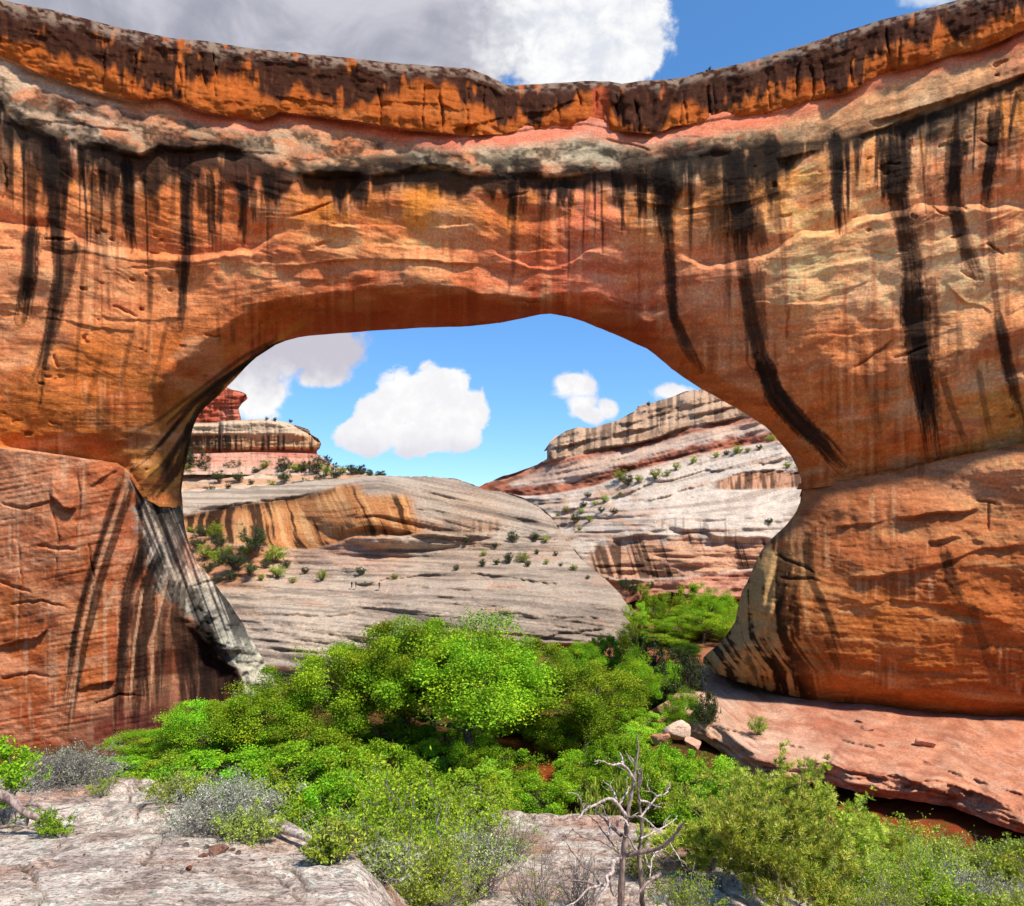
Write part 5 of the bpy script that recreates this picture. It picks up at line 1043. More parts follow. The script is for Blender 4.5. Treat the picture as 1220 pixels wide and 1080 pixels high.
def pinyon(name, seed, h, w, label, cat, group=None, n_tuft=1500, needle=0.055, pal=PINE):
    """low pine: forked trunk, limbs ending in bottle-brush tufts of needles"""
    rng = np.random.default_rng(seed); root = empty(name, label=label, cat=cat, group=group)
    tb = Tubes(); tips = []
    path = wander(rng, (0, 0, -0.2), (rng.normal(0, .06 * w), rng.normal(0, .06 * w), h * 0.9), 9, 0.3); r0 = 0.022 * h + 0.012
    tb.add(path, np.linspace(r0, r0 * 0.2, 9), 7)
    for k in range(34):
        i = rng.integers(1, 8); zz = path[i, 2] / h; az = rng.uniform(0, 2 * math.pi); L = w * 0.5 * (1.05 - 0.62 * zz) * rng.uniform(0.6, 1.1)
        e = path[i] + (L * math.cos(az), L * math.sin(az), L * rng.uniform(0.15, 0.75)); limb = wander(rng, path[i], e, 7, 0.3); tb.add(limb, np.linspace(r0 * 0.35, r0 * 0.07, 7), 5)
        for j in range(9):
            b = limb[rng.integers(2, 7)]; e2 = b + unit(rng.normal(0, 1, 3) + (0, 0, 0.9) + unit(e - path[i])) * w * rng.uniform(0.06, 0.15); tw = wander(rng, b, e2, 4, 0.3)
            tb.add(tw, np.linspace(r0 * 0.08, r0 * 0.03, 4), 3); tips.append(np.stack([np.linspace(tw[1], e2, 4), np.repeat(unit(e2 - b)[None], 4, 0)], 1))
    T = np.concatenate(tips); i = rng.integers(0, len(T), n_tuft); P, A = T[i, 0] + rng.normal(0, 0.012 * w, (n_tuft, 3)), T[i, 1]
    m = 16; c0_ = np.repeat(P, m, 0); ax = unit(np.repeat(A, m, 0) * 0.9 + rng.normal(0, 0.75, (n_tuft * m, 3)) + (0, 0, 0.35)); L = needle * rng.uniform(0.7, 1.3, (n_tuft * m, 1))
    side = unit(np.cross(ax, rng.normal(0, 1, (n_tuft * m, 3)))) * needle * 0.075
    V = np.stack([c0_, c0_ + ax * L * .5 + side, c0_ + ax * L, c0_ + ax * L * .5 - side], 1).reshape(-1, 3)
    col = np.repeat(mixcol(rng, n_tuft, pal, 0.2), m, 0) * rng.uniform(0.8, 1.2, (n_tuft * m, 1))
    tb.build('trunk', M_BARK, root); link_mesh('needles', V, [np.arange(len(V)).reshape(-1, 4)], np.repeat(np.clip(col, .004, .7), 4, 0), M_NEEDLE, root, False)
    return root
def copy_tree(o, parent=None):
    c = o.copy(); C.collection.objects.link(c)
    if parent is not None: c.parent = parent
    for ch in list(o.children): copy_tree(ch, c)
    return c
class Stock:
    """hands out a plant, then copies of it"""
    def __init__(s, o, h, w): s.o, s.h, s.w, s.used = o, h, w, False
    def take(s, loc, h, w, rz, label=None, group=None):
        o = copy_tree(s.o) if s.used else s.o; s.used = True
        o.location = loc; o.scale = (w / s.w, w / s.w, h / s.h); o.rotation_euler = (0, 0, rz)
        if label: o['label'] = label
        if group: o['group'] = group
        return o

# ------------------------------------------------------------------ cottonwoods and thickets on the canyon floor
cw = [Stock(broad_tree('cottonwood_tree', 70 + k, 14, 14, GREEN, 0.21, 36000, 'cottonwood', 'tree', 'leafy green trees on the canyon floor', 2 if k == 1 else 1, 0.05, 0.30, 80), 14, 14) for k in range(3)]
tk = [Stock(broad_tree('thicket_tree', 80 + k, 7, 9, GREEN if k else LIME, 0.22, 20000, 'thicket', 'tree', 'leafy green trees on the canyon floor', 3, 0.0, 0.0, 90), 7, 9) for k in range(2)]
TREES = [(566, 74, 756, 235, cw[0], 'broad bright green cottonwood with dark forked trunk in the middle of the grove'), (476, 80, 748, 180, cw[1], 'tall leaning cottonwood just left of the central one'), (398, 78, 772, 170, cw[2], 'rounded cottonwood at the pale rock slope left of the grove'),
    (318, 74, 816, 150, cw[0], 'leafy tree below the grey buttress of the left abutment'), (245, 75, 842, 130, cw[1], 'leafy tree in front of the black streaked wall foot'), (182, 79, 872, 100, cw[2], 'low leafy tree at the left end of the grove'), (520, 82, 742, 170, cw[2], 'leafy tree half hidden behind the two tallest cottonwoods'),
    (636, 86, 768, 120, cw[1], 'leafy tree right behind the central cottonwood'), (702, 78, 792, 160, cw[2], 'wide spreading tree right of the bare soil patch'), (757, 90, 782, 70, cw[0], 'slim upright tree with thin trunk near the creek boulders'), (690, 104, 766, 58, cw[2], 'small bright tree under the overhanging dome edge'),
    (348, 63, 884, 150, tk[1], 'bright green thicket behind the fallen log'), (262, 66, 892, 140, tk[1], 'dense green thicket beyond the sagebrush'), (432, 64, 876, 120, tk[1], 'shady green thicket below the leaning cottonwood'), (150, 74, 896, 80, tk[1], 'green thicket touching the foot of the orange wall'), (205, 69, 902, 100, tk[0], 'lime green thicket beside the orange wall foot'),
    (572, 60, 916, 120, tk[0], 'lime green thicket beyond the pale rock slab'), (640, 61, 924, 100, tk[1], 'green thicket in front of the red soil patch'), (500, 62, 908, 110, tk[1], 'green thicket beyond the big mixed bush'), (828, 60, 904, 130, tk[1], 'low vivid green thicket under the tip of the pink ledge'), (780, 61, 908, 80, tk[0], 'lime thicket behind the dead tree'), (868, 57, 912, 80, tk[1], 'green thicket hugging the front edge of the pink ledge'), (735, 66, 872, 80, tk[1], 'green thicket left of the creek boulders'),
    (300, 80, 838, 110, tk[0], 'lime green undergrowth beneath the trees left of the grove'), (385, 72, 856, 120, tk[1], 'green undergrowth under the rounded cottonwood'), (670, 84, 842, 110, tk[0], 'lime green undergrowth behind the bare soil patch'), (735, 80, 858, 90, tk[0], 'lime green undergrowth below the slim upright tree'), (690, 70, 896, 70, tk[1], 'green undergrowth just right of the red soil patch'),
    (470, 57, 930, 130, tk[1], 'green thicket behind the tall foreground bush'), (320, 57, 922, 130, tk[0], 'lime thicket beyond the grey sagebrush'), (400, 57, 914, 110, tk[1], 'green thicket beyond the fallen log end'), (790, 100, 782, 60, tk[1], 'green thicket beside the large dark juniper'), (740, 98, 800, 60, tk[0], 'lime thicket below the dome edge'),
    (850, 160, 708, 62, cw[0], 'bright tree in the canyon bend beside the striped nose'), (822, 178, 694, 50, tk[0], 'light green tree at the foot of the cream cliff'), (800, 154, 740, 70, cw[1], 'bright tree in the canyon bend below the cliff'), (836, 152, 730, 90, cw[2], 'leafy tree leaning over the creek at the canyon bend'), (862, 172, 708, 40, tk[0], 'yellow green bush tree below the cliff beside the striped nose'), (781, 168, 704, 40, tk[1], 'dark green bush tree at the dome and cliff junction'),
    (790, 150, 752, 70, tk[1], 'leafy thicket on the wash behind the large dark juniper'), (846, 158, 738, 70, tk[0], 'bright lime thicket in the wash against the striped nose'), (815, 166, 722, 60, cw[2], 'leafy tree in the middle of the wash bend'), (758, 162, 718, 36, tk[0], 'lime bush tree at the right tip of the dome'), (812, 126, 768, 60, cw[1], 'leafy tree just up the wash from the large dark juniper'),
    (806, 66, 884, 70, tk[1], 'green thicket hiding the creek below the pale boulders'), (762, 70, 886, 70, tk[0], 'lime thicket at the creek left of the pale boulders'), (850, 63, 900, 80, tk[0], 'lime thicket against the tip of the pink ledge'), (700, 64, 908, 80, tk[1], 'green thicket behind the half bare olive bush'), (660, 78, 850, 80, tk[1], 'green thicket under the wide spreading tree'), (740, 88, 832, 80, tk[1], 'green thicket at the foot of the slim upright tree'), (775, 84, 850, 60, tk[0], 'lime thicket between the slim tree and the ledge corner'),
    (722, 122, 752, 46, tk[1], 'green thicket under the right end of the dome'), (752, 132, 742, 40, tk[0], 'lime thicket at the mouth of the wash under the dome tip'), (690, 118, 764, 40, tk[1], 'small green thicket in the shade of the dome overhang'),
    (590, 70, 884, 100, tk[1], 'shady undergrowth right under the central cottonwood'), (520, 70, 882, 100, tk[1], 'shady undergrowth left under the central cottonwood'),
    (545, 80, 858, 100, tk[1], 'shaded undergrowth behind the central trunk'), (470, 82, 846, 110, tk[1], 'shaded undergrowth behind the leaning cottonwood'), (610, 86, 838, 90, tk[0], 'lime undergrowth right of the central trunk')]
for px, d, top, wpx, st, lab in TREES:
    p = on_ground(px, 0, d); p.z -= 0.15
    h = max((HY - top) / F * d - p.z, 1.5) * (1.07 if st in cw else 1.0); st.take(p, h, wpx * d / F, RNG.uniform(0, 6.28), lab)
jn = [Stock(bush('juniper_shrub', 90 + k, 3, 3.4, JUNIPER, 0.13, 5200, 26, 'juniper', 'shrub', 'dark shrubs dotting the slickrock', M_LEAF, 0.05, M_BARK, twig_r=0.02), 3, 3.4) for k in range(2)]
gs = [Stock(bush('leafy_shrub', 94 + k, 3, 3.4, LIME if k else OLIVE, 0.14, 4200, 24, 'shrub', 'shrub', 'green shrubs on the canyon slopes', M_LEAF, 0.05, M_BARK, twig_r=0.02), 3, 3.4) for k in range(2)]
for px, d, top, wpx, st, lab in [(810, 98, 768, 80, jn[0], 'large dark juniper at the striped nose tip of the right abutment'), (770, 108, 746, 50, jn[1], 'dark juniper just below the dome edge'), (815, 84, 822, 50, cw[0], None), (716, 33, 894, 88, gs[0], 'half bare olive bush behind the dead tree crown'), (846, 82, 815, 46, jn[1], 'dark ragged juniper on the corner of the pink ledge')]:
    p = on_ground(px, 0, d) if lab != 'dark ragged juniper on the corner of the pink ledge' else at(px, 874, 82)
    h = max((HY - top) / F * d - p.z, 1.2); st.take(p, h, wpx * d / F, RNG.uniform(0, 6), lab or 'slender dark pine tree beside the creek boulders', 'leafy green trees on the canyon floor' if lab is None else None)

# ------------------------------------------------------------------ shrubs scattered on the rock, each resting on its own ledge
HOLLOW = [(243, 638, 14), (258, 640, 16), (263, 650, 16), (228, 634, 12), (306, 654, 28), (330, 668, 26), (284, 675, 24), (246, 664, 20), (250, 680, 18), (262, 671, 14), (299, 684, 16), (332, 686, 14), (364, 683, 12), (384, 690, 9), (260, 694, 12), (350, 694, 12), (318, 676, 16), (272, 660, 16), (236, 652, 16), (294, 660, 18), (342, 676, 12), (312, 690, 10), (278, 690, 12)]
DOME = [(611, 645, 12), (636, 642, 10), (650, 645, 8), (662, 662, 8), (607, 669, 10), (623, 669, 12), (629, 674, 8), (576, 674, 9), (683, 679, 8), (544, 679, 8), (592, 672, 7), (651, 672, 7), (430, 684, 12), (555, 647, 10), (576, 662, 6), (700, 690, 6), (640, 660, 6), (470, 690, 6), (590, 652, 6), (668, 674, 5)]
HILL = [(236, 562, 24), (248, 567, 16), (228, 568, 14), (263, 573, 14), (280, 562, 14), (286, 573, 13), (318, 560, 18), (306, 563, 12), (340, 561, 16), (340, 574, 12), (354, 562, 14), (364, 561, 14), (378, 563, 16), (400, 570, 14), (410, 563, 16), (422, 564, 14), (431, 565, 12), (453, 569, 10), (325, 582, 10), (364, 580, 12), (253, 587, 9), (300, 577, 9), (390, 566, 12), (272, 582, 8), (382, 576, 9), (442, 568, 9)]
WALL = [(738, 572, 16), (747, 577, 12), (780, 570, 12), (805, 560, 12), (695, 603, 8), (709, 602, 8), (692, 612, 8), (685, 622, 8), (720, 598, 8), (674, 609, 8), (731, 612, 7), (702, 622, 9), (853, 545, 8), (865, 542, 9), (877, 540, 9), (890, 538, 9), (904, 535, 9), (937, 557, 9), (918, 526, 8), (916, 623, 8), (795, 566, 9), (760, 574, 9), (716, 610, 6), (738, 590, 6), (825, 552, 7), (700, 592, 6), (664, 615, 6), (690, 632, 6)]
FLOOR = [(753, 706, 24), (768, 712, 20), (742, 700, 14), (790, 716, 18), (775, 700, 12)]
def on_rock(fn, px, py):
    a, b = np.array([float(px)]), np.array([float(py)]); return at(px, py, float(fn(a, b)[0]))
for sites, fn, mix, where in ((HOLLOW, dome_depth, (jn[0], gs[1], jn[1], gs[0]), 'in the soil hollow under the streaked brow'), (DOME, dome_depth, (jn[0], jn[1], gs[0]), 'clinging to the bare grey dome'), (HILL, hill_d, (jn[0], jn[1], gs[0], jn[1]), 'on the slope under the butte'), (WALL, wall_depth, (gs[0], jn[0], gs[0]), 'on a bench of the cream cliff'), (FLOOR, wall_depth, (jn[0], gs[1]), 'at the foot of the cream cliff')):
    for k, (px, py, wpx) in enumerate(sites):
        p = on_rock(fn, px, py); w = wpx * p.y / F * RNG.uniform(0.85, 1.75); st = mix[k % len(mix)]; p.y -= 0.25 * w; p.z -= 0.06 * w
        dark = st in jn
        st.take(p, w * RNG.uniform(0.65, 0.95), w, RNG.uniform(0, 6), ('small dark green juniper shrub ' if dark else 'small leafy green shrub ') + where, ('dark junipers ' if dark else 'green shrubs ') + where)
sk = Stock(pinyon('pinyon_pine', 99, 4, 3.4, 'small dark pine standing on the skyline left of the arch gap', 'tree', 'pines on the skyline', 500, 0.22, JUNIPER), 4, 3.4)
for px, py, d, h, w in [(390, 556, 276, 5.2, 4.0), (399, 560, 272, 3.6, 3), (431, 564, 262, 4.0, 3.6), (440, 566, 258, 2.8, 3), (454, 569, 240, 3.0, 3.8), (418, 561, 268, 3, 4)]: sk.take(at(px, py + 2, d), h, w, RNG.uniform(0, 6))
for px, py, d, s in [(318, 501, 303, 1.7), (328, 502, 303, 1.9), (346, 504, 303, 1.8), (846, 84, 90, 0.5), (842, 86, 91, 0.4), (773, 484, 284, 2)]: jn[1].take(at(px, py, d), s, s * 1.1, RNG.uniform(0, 6), 'tiny dark shrub perched on a bare rock rim against the sky', 'tiny shrubs on rock rims')
for px, py, d, w, lab in [(904, 876, 75, 26, 'round green bush growing alone on the pink ledge'), (986, 906, 66, 9, 'tiny green bush in the notch of the pink ledge')]:
    p = on_rock(ledge_depth, px, py); o = gs[0].take(p, w * p.y / F, w * p.y / F, 1.0, lab)

# ------------------------------------------------------------------ foreground brush
def near_bush(px, d, top, wpx, seed, pal, leaf, n, stems, label, name='sagebrush', mat=None, bare=0.2, tr=0.006, needle=False, twig=None):
    p = on_ground(px, 0, d); h = max((HY - top) / F * d - p.z, 0.3); w = wpx * d / F
    if h > 1.5 * w: p.z += h - 1.5 * w - 0.0; h = 1.5 * w
    o = bush(name, seed, h, w, pal, leaf, n, stems, label, 'shrub', None, mat or M_SAGE, bare, twig, 1.0, tr, needle); o.location = p
    return o
near_bush(272, 7.7, 938, 150, 300, SAGE, 0.026, 9000, 90, 'grey sagebrush with green patches left of the fallen log', tr=0.004)
near_bush(292, 7.3, 968, 90, 301, OLIVE, 0.03, 3600, 26, 'low olive tuft at the front of the grey sagebrush', 'leafy_shrub', M_LEAF, 0.0, tr=0.003)
near_bush(214, 8.8, 938, 84, 302, OLIVE, 0.032, 4600, 40, 'olive green shrub behind the grey sagebrush', 'leafy_shrub', M_LEAF, 0.05, tr=0.004)
near_bush(78, 10.2, 903, 140, 303, SAGE, 0.03, 6800, 80, 'grey brush spreading along the rock rim at left', tr=0.005)
near_bush(124, 10.6, 912, 44, 304, SAGE, 0.028, 1800, 34, 'small bare grey bush beside the orange wall foot', tr=0.004)
near_bush(6, 8.2, 872, 84, 305, GREEN, 0.05, 2600, 16, 'bright green sapling at the left border', 'leafy_shrub', M_LEAF, 0.45, tr=0.007)
near_bush(120, 9.2, 955, 50, 306, LIME, 0.03, 1500, 30, 'yellow green grassy tuft on the left rock', 'grass_tuft', M_LEAF, 0.0, tr=0.002, needle=True)
near_bush(66, 7.6, 962, 56, 307, GREEN, 0.03, 1500, 14, 'green sprouting tuft on the twisted dead branch', 'leafy_shrub', M_LEAF, 0.1, tr=0.004)
near_bush(478, 11.6, 905, 210, 310, LIME, 0.075, 15000, 80, 'tall bright green bush in the middle foreground', 'leafy_shrub', M_LEAF, 0.15, tr=0.010)
near_bush(404, 9.4, 972, 100, 311, SAGE, 0.03, 3400, 60, 'grey twiggy bush left of the tall green bush', tr=0.005)
near_bush(572, 9.8, 976, 120, 312, SAGE + OLIVE, 0.034, 4200, 70, 'grey and olive bush right of the tall green bush', tr=0.005)
near_bush(500, 8.2, 1018, 170, 313, OLIVE + LIME, 0.038, 7600, 70, 'low olive bush at the bottom below the tall green bush', 'leafy_shrub', M_LEAF, 0.1, tr=0.004)
near_bush(405, 8.0, 1000, 120, 314, GREEN + OLIVE, 0.036, 4200, 36, 'green shrub at the end of the fallen log', 'leafy_shrub', M_LEAF, 0.05, tr=0.004)
near_bush(640, 8.6, 1004, 100, 315, OLIVE, 0.026, 700, 46, 'nearly bare twiggy shrub on the pale slab', 'dry_shrub', M_LEAF, 0.1, tr=0.004)
near_bush(690, 9.6, 1010, 80, 316, SAGE, 0.026, 500, 40, 'bare grey shrub behind the dead tree', 'dry_shrub', None, 0.1, tr=0.004)
near_bush(610, 12.5, 972, 90, 317, OLIVE + SAGE, 0.034, 1800, 44, 'sparse olive shrub on the far part of the pale slab', 'dry_shrub', M_LEAF, 0.1, tr=0.005)
near_bush(1160, 10.0, 1030, 110, 318, SAGE, 0.03, 6000, 70, 'silvery sagebrush at the bottom right', tr=0.004)
near_bush(1212, 10.8, 1044, 70, 319, SAGE, 0.03, 2600, 40, 'silvery sagebrush cut by the right border', tr=0.004)
near_bush(1096, 11.5, 1003, 150, 320, LIME + OLIVE, 0.036, 7200, 56, 'yellow green bush with dead twigs near the creek bank', 'leafy_shrub', M_LEAF, 0.1, tr=0.005)
near_bush(1060, 8.6, 1030, 130, 321, LIME + OLIVE, 0.03, 6000, 46, 'yellow green bush at the bottom edge right of the pines', 'leafy_shrub', M_LEAF, 0.05, tr=0.004)
near_bush(1180, 17, 1002, 90, 322, JUNIPER + GREEN, 0.05, 5200, 40, 'dark green bush below the red creek bank', 'leafy_shrub', M_LEAF, 0.05, tr=0.007)
near_bush(1216, 24, 990, 46, 323, GREEN, 0.07, 2200, 26, 'bright green bush at the right border under the ledge', 'leafy_shrub', M_LEAF, 0.05, tr=0.01)
near_bush(815, 8.8, 1030, 100, 324, OLIVE + GREEN, 0.032, 3800, 40, 'leafy olive shrub at the foot of the dead tree', 'leafy_shrub', M_LEAF, 0.05, tr=0.004)
for px, d, top, wpx, seed, pal, leaf, n, lab in [(1000, 11.0, 1000, 130, 340, OLIVE + LIME, .045, 6500, 'yellow green bush between the two lowest pinyon pines'), (1120, 9.4, 1040, 130, 341, LIME + GREEN, .04, 6000, 'fresh green bush at the bottom edge before the silvery sagebrush'), (1140, 14.5, 1000, 120, 342, OLIVE, .05, 6000, 'olive bush screening the red creek bed'),
    (1205, 14.0, 1022, 110, 343, LIME + OLIVE, .05, 5600, 'yellow green bush at the lower right corner below the bank'), (1030, 19.0, 978, 100, 344, GREEN + OLIVE, .06, 5000, 'green bush on the far edge of the slope below the ledge'), (1090, 20.0, 988, 110, 345, OLIVE + GREEN, .06, 5200, 'olive green bush just under the red creek bank'), (1200, 9.0, 1058, 120, 346, OLIVE, .04, 4200, 'olive bush cut by the lower right corner'), (760, 11.5, 1012, 80, 347, OLIVE, .035, 2000, 'small olive bush between the dead trunks'),
    (398, 6.6, 1030, 90, 351, OLIVE + LIME, .032, 3600, 'olive green bush at the lower edge beside the left rock'), (452, 6.8, 1044, 110, 352, SAGE + OLIVE, .03, 3600, 'grey olive brush at the bottom edge left of centre'), (360, 10.5, 968, 90, 348, SAGE + OLIVE, .035, 3000, 'grey green brush behind the fallen log'), (440, 7.4, 1030, 120, 349, GREEN + OLIVE, .035, 4200, 'low green bush at the bottom left of the tall green bush'), (570, 14.5, 940, 90, 350, LIME, .06, 3500, 'light green bush on the slope edge beside the pale slab')]:
    near_bush(px, d, top, wpx, seed, pal, leaf * 1.25, n, 44, lab, 'leafy_shrub', M_LEAF, 0.05, tr=0.005)
for px, d, top, wpx, seed, nt, lab in [(905, 13.0, 930, 180, 330, 2300, 'tallest yellow green pinyon pine right of the dead tree'), (842, 11.6, 972, 150, 331, 1900, 'bushy pinyon pine directly right of the dead tree'), (985, 14.0, 962, 150, 332, 1700, 'pinyon pine standing before the red creek bank'), (940, 9.8, 1000, 210, 333, 2300, 'low spreading pinyon pine at the bottom right of centre'), (1040, 14.5, 986, 110, 334, 1200, 'small pinyon pine rightmost of the pine clump')]:
    p = on_ground(px, 0, d); h = min((HY - top) / F * d - p.z, 4.5); p.z = (HY - top) / F * d - h
    o = pinyon('pinyon_pine', seed, h, wpx * d / F, lab, 'tree', 'foreground pinyon pines', int(nt * 1.25), 0.085); o.location = p

# ------------------------------------------------------------------ the dead tree, its limbs bleached and bent
def zpt(zx, zy, d): return np.array(at(640 + zx / 4.5, 840 + zy / 4.5, d))
DT = 9.0
dead = empty('dead_tree', at(741, 1090, DT), label='bleached bare dead tree with twisted branches in the foreground', cat='dead tree')
tA = [(440, 1210), (446, 1120), (450, 1040), (455, 900), (465, 780), (478, 680), (482, 620), (500, 500), (520, 420), (527, 330), (541, 240), (535, 165)]
tB = [(580, 1210), (572, 1120), (562, 1020), (555, 900), (547, 800), (560, 700), (558, 600), (546, 500), (543, 430), (552, 325)]
tubes = Tubes(); rngd = np.random.default_rng(42)
def limb(tubes, pts, w0, w1, d0, drift, sides=6):
    n = len(pts); p = np.array([zpt(x, y, d0 + drift * i / max(n - 1, 1)) for i, (x, y) in enumerate(pts)])
    q = smooth_path(p, 6); q = q + rngd.normal(0, 0.0035, q.shape); q[0] = p[0]
    tubes.add(q, np.linspace(w0 * 0.86, w1 * 0.8, len(q)) * 0.0027 * DT / 9 * (1 + 0.08 * rngd.normal(0, 1, len(q))), sides)
limb(tubes, tA, 22, 4, DT, 0.0, 9); limb(tubes, tB, 17, 4, DT + 0.22, -0.1, 9); tubes.build('trunk', M_DEADBARK, dead)
for pts, w0, w1, dr, dark in [([(482, 600), (420, 520), (380, 505), (300, 540), (250, 570), (220, 610), (150, 622)], 11, 3, -0.5, 0), ([(250, 572), (235, 520), (210, 480), (165, 470)], 6, 2, -0.6, 0), ([(425, 512), (415, 480), (400, 450), (350, 405)], 7, 2, 0.4, 0), ([(440, 532), (475, 480), (495, 440)], 6, 3, .2, 0),
    ([(523, 405), (480, 340), (445, 315), (400, 320), (330, 295)], 9, 3, -.4, 0), ([(462, 325), (455, 280), (440, 255)], 5, 2, .2, 0), ([(526, 320), (510, 290), (488, 268)], 5, 2, .3, 0), ([(546, 440), (560, 380), (556, 330)], 8, 3, -.2, 0), ([(546, 512), (590, 520), (630, 540), (665, 552)], 7, 2, .5, 0), ([(556, 600), (600, 545), (640, 495), (680, 480), (705, 455), (715, 415)], 6, 2, .5, 0), ([(645, 495), (625, 475), (603, 460)], 4, 2, .3, 0),
    ([(486, 602), (530, 598), (575, 610), (625, 655), (645, 672)], 6, 3, -.5, 0), ([(556, 720), (610, 690), (690, 650), (730, 620), (752, 596)], 6, 2, .6, 0), ([(478, 805), (560, 790), (650, 770), (720, 720), (770, 655), (792, 622)], 15, 4, -.6, 1), ([(650, 772), (630, 800), (612, 840), (606, 930)], 6, 3, -.7, 0), ([(705, 735), (735, 780), (765, 830), (782, 868)], 5, 2, -.4, 0), ([(735, 705), (755, 680), (760, 640)], 4, 2, .2, 0),
    ([(448, 812), (410, 840), (400, 900), (372, 920), (378, 965), (335, 1030), (310, 1090)], 15, 4, -.5, 0), ([(380, 965), (320, 972), (270, 990), (215, 1050), (150, 1085)], 9, 3, -.3, 0), ([(390, 905), (388, 960), (410, 1020), (470, 1052)], 7, 3, .3, 0), ([(322, 968), (260, 950), (195, 940)], 8, 3, -.4, 1), ([(330, 960), (300, 900), (240, 860), (160, 745), (122, 688)], 6, 2, .5, 1), ([(448, 800), (370, 745), (310, 720), (240, 708), (190, 664)], 7, 2, -.3, 1),
    ([(452, 700), (395, 650), (350, 600), (300, 560)], 11, 4, .5, 1), ([(445, 805), (390, 730), (335, 655), (308, 620), (255, 575)], 5, 2, .6, 1), ([(546, 800), (510, 745), (480, 690)], 8, 4, -.2, 0), ([(660, 905), (600, 945), (560, 990), (500, 1060), (478, 1130)], 11, 5, -.5, 1), ([(606, 930), (640, 960), (690, 975)], 4, 2, .3, 0), ([(430, 650), (428, 628), (446, 614), (474, 622), (488, 650)], 9, 6, -.1, 0), ([(380, 700), (390, 640), (362, 570), (355, 540)], 5, 2, .4, 0), ([(310, 985), (300, 1040), (330, 1085)], 5, 2, .3, 0),
    ([(640, 790), (680, 780), (710, 800)], 4, 2, .3, 0), ([(610, 880), (590, 850), (580, 800)], 4, 2, .2, 0), ([(545, 1000), (600, 985), (650, 990)], 4, 2, -.4, 0), ([(240, 862), (215, 900), (170, 910)], 3, 1.5, -.2, 1), ([(330, 295), (318, 300), (308, 296)], 3, 1.5, 0, 0), ([(190, 664), (170, 690), (145, 700)], 3, 1.5, 0, 1)]:
    tb = Tubes(); limb(tb, pts, w0, w1, DT, dr)
    for k in range(3 if len(pts) > 3 else 2):       # fine side twigs
        i = rngd.integers(1, len(pts)); t_ = rngd.uniform(0, 1); bx_ = pts[i - 1][0] + (pts[i][0] - pts[i - 1][0]) * t_; by_ = pts[i - 1][1] + (pts[i][1] - pts[i - 1][1]) * t_
        ang = math.atan2(pts[i][1] - pts[i - 1][1], pts[i][0] - pts[i - 1][0]) + rngd.choice([-1, 1]) * rngd.uniform(0.5, 1.1); L_ = rngd.uniform(22, 64); u_ = (i - 1 + t_) / (len(pts) - 1)
        limb(tb, [(bx_, by_), (bx_ + L_ * .5 * math.cos(ang), by_ + L_ * .5 * math.sin(ang) - 3), (bx_ + L_ * math.cos(ang + .3), by_ + L_ * math.sin(ang + .3) - 8)], 2.6, 1.0, DT + dr * u_, rngd.normal(0, .12), 4)
    tb.build('branch', M_DEADBARK if dark else M_DEAD, dead)

# twisted juniper limb on the left rock, fallen log, loose stones
tw = empty('twisted_branch', on_ground(40, 0, 7.8), label='dark twisted dead juniper limb lying on the left rock', cat='dead branch')
tb = Tubes()
for pts, r0, r1 in [([(-30, 938), (8, 950), (30, 968), (52, 978), (70, 990), (92, 1004)], .055, .018), ([(22, 962), (40, 958), (56, 966), (84, 962)], .022, .006), ([(50, 978), (60, 996), (82, 1010), (96, 1012)], .02, .006), ([(66, 988), (86, 984), (104, 988)], .014, .004), ([(0, 986), (20, 984), (46, 990)], .02, .008), ([(34, 968), (30, 985), (10, 992)], .02, .006), ([(70, 992), (84, 1000), (100, 996)], .01, .003)]:
    p = np.array([np.array(at(x, y, 7.75 + 0.05 * math.sin(3 * i))) for i, (x, y) in enumerate(pts)])
    p = smooth_path(p, 5); p[:, 2] = np.maximum(p[:, 2], ground_h(p[:, 0], p[:, 1]) + 0.01); tb.add(p, np.linspace(r0, r1, len(p)), 7)
tb.build('limb', M_DEADBARK, tw)
tb = Tubes(); a, b = on_ground(326, 0, 7.6), on_ground(384, 0, 7.0)
p = smooth_path([np.array(a) + (0, 0, .05), np.array((a + b) / 2) + (0, .02, .06), np.array(b) + (0, 0, .05)], 6); tb.add(p, np.linspace(.05, .028, len(p)), 9)
tag(tb.build('fallen_log', M_DEAD, None), 'bleached fallen log lying beside the grey sagebrush', 'log')
def stone(name, loc, size, seed, colour, label, cat='stone', group=None):
    import bmesh
    bm = bmesh.new(); bmesh.ops.create_icosphere(bm, subdivisions=4, radius=1.0); r = np.random.default_rng(seed)
    v = np.array([x.co[:] for x in bm.verts]); f = np.array([[x.index for x in q.verts] for q in bm.faces]); bm.free()
    for k in range(14):
        n = unit(r.normal(0, 1, 3)); d = v @ n; lim = r.uniform(0.42, 0.8); v = v - np.maximum(d - lim, 0)[:, None] * n
    v *= (1 + 0.10 * fbm(v[:, 0] * 2 + seed, v[:, 1] * 2 + v[:, 2], 3, seed))[:, None]
    v = v * np.array(size); col = np.zeros((len(v), 3)) + lin(*colour); col *= (1 + 0.2 * fbm(v[:, 0] / size[0] * 3, v[:, 2] / size[2] * 4, 3, seed))[:, None]
    o = link_mesh(name, v, [f], col, M_NEAR if size[0] < 1 else M_LEDGE, None); o.location = loc; o.rotation_euler = (0, 0, r.uniform(0, 6)); tag(o, label, cat, group); return o
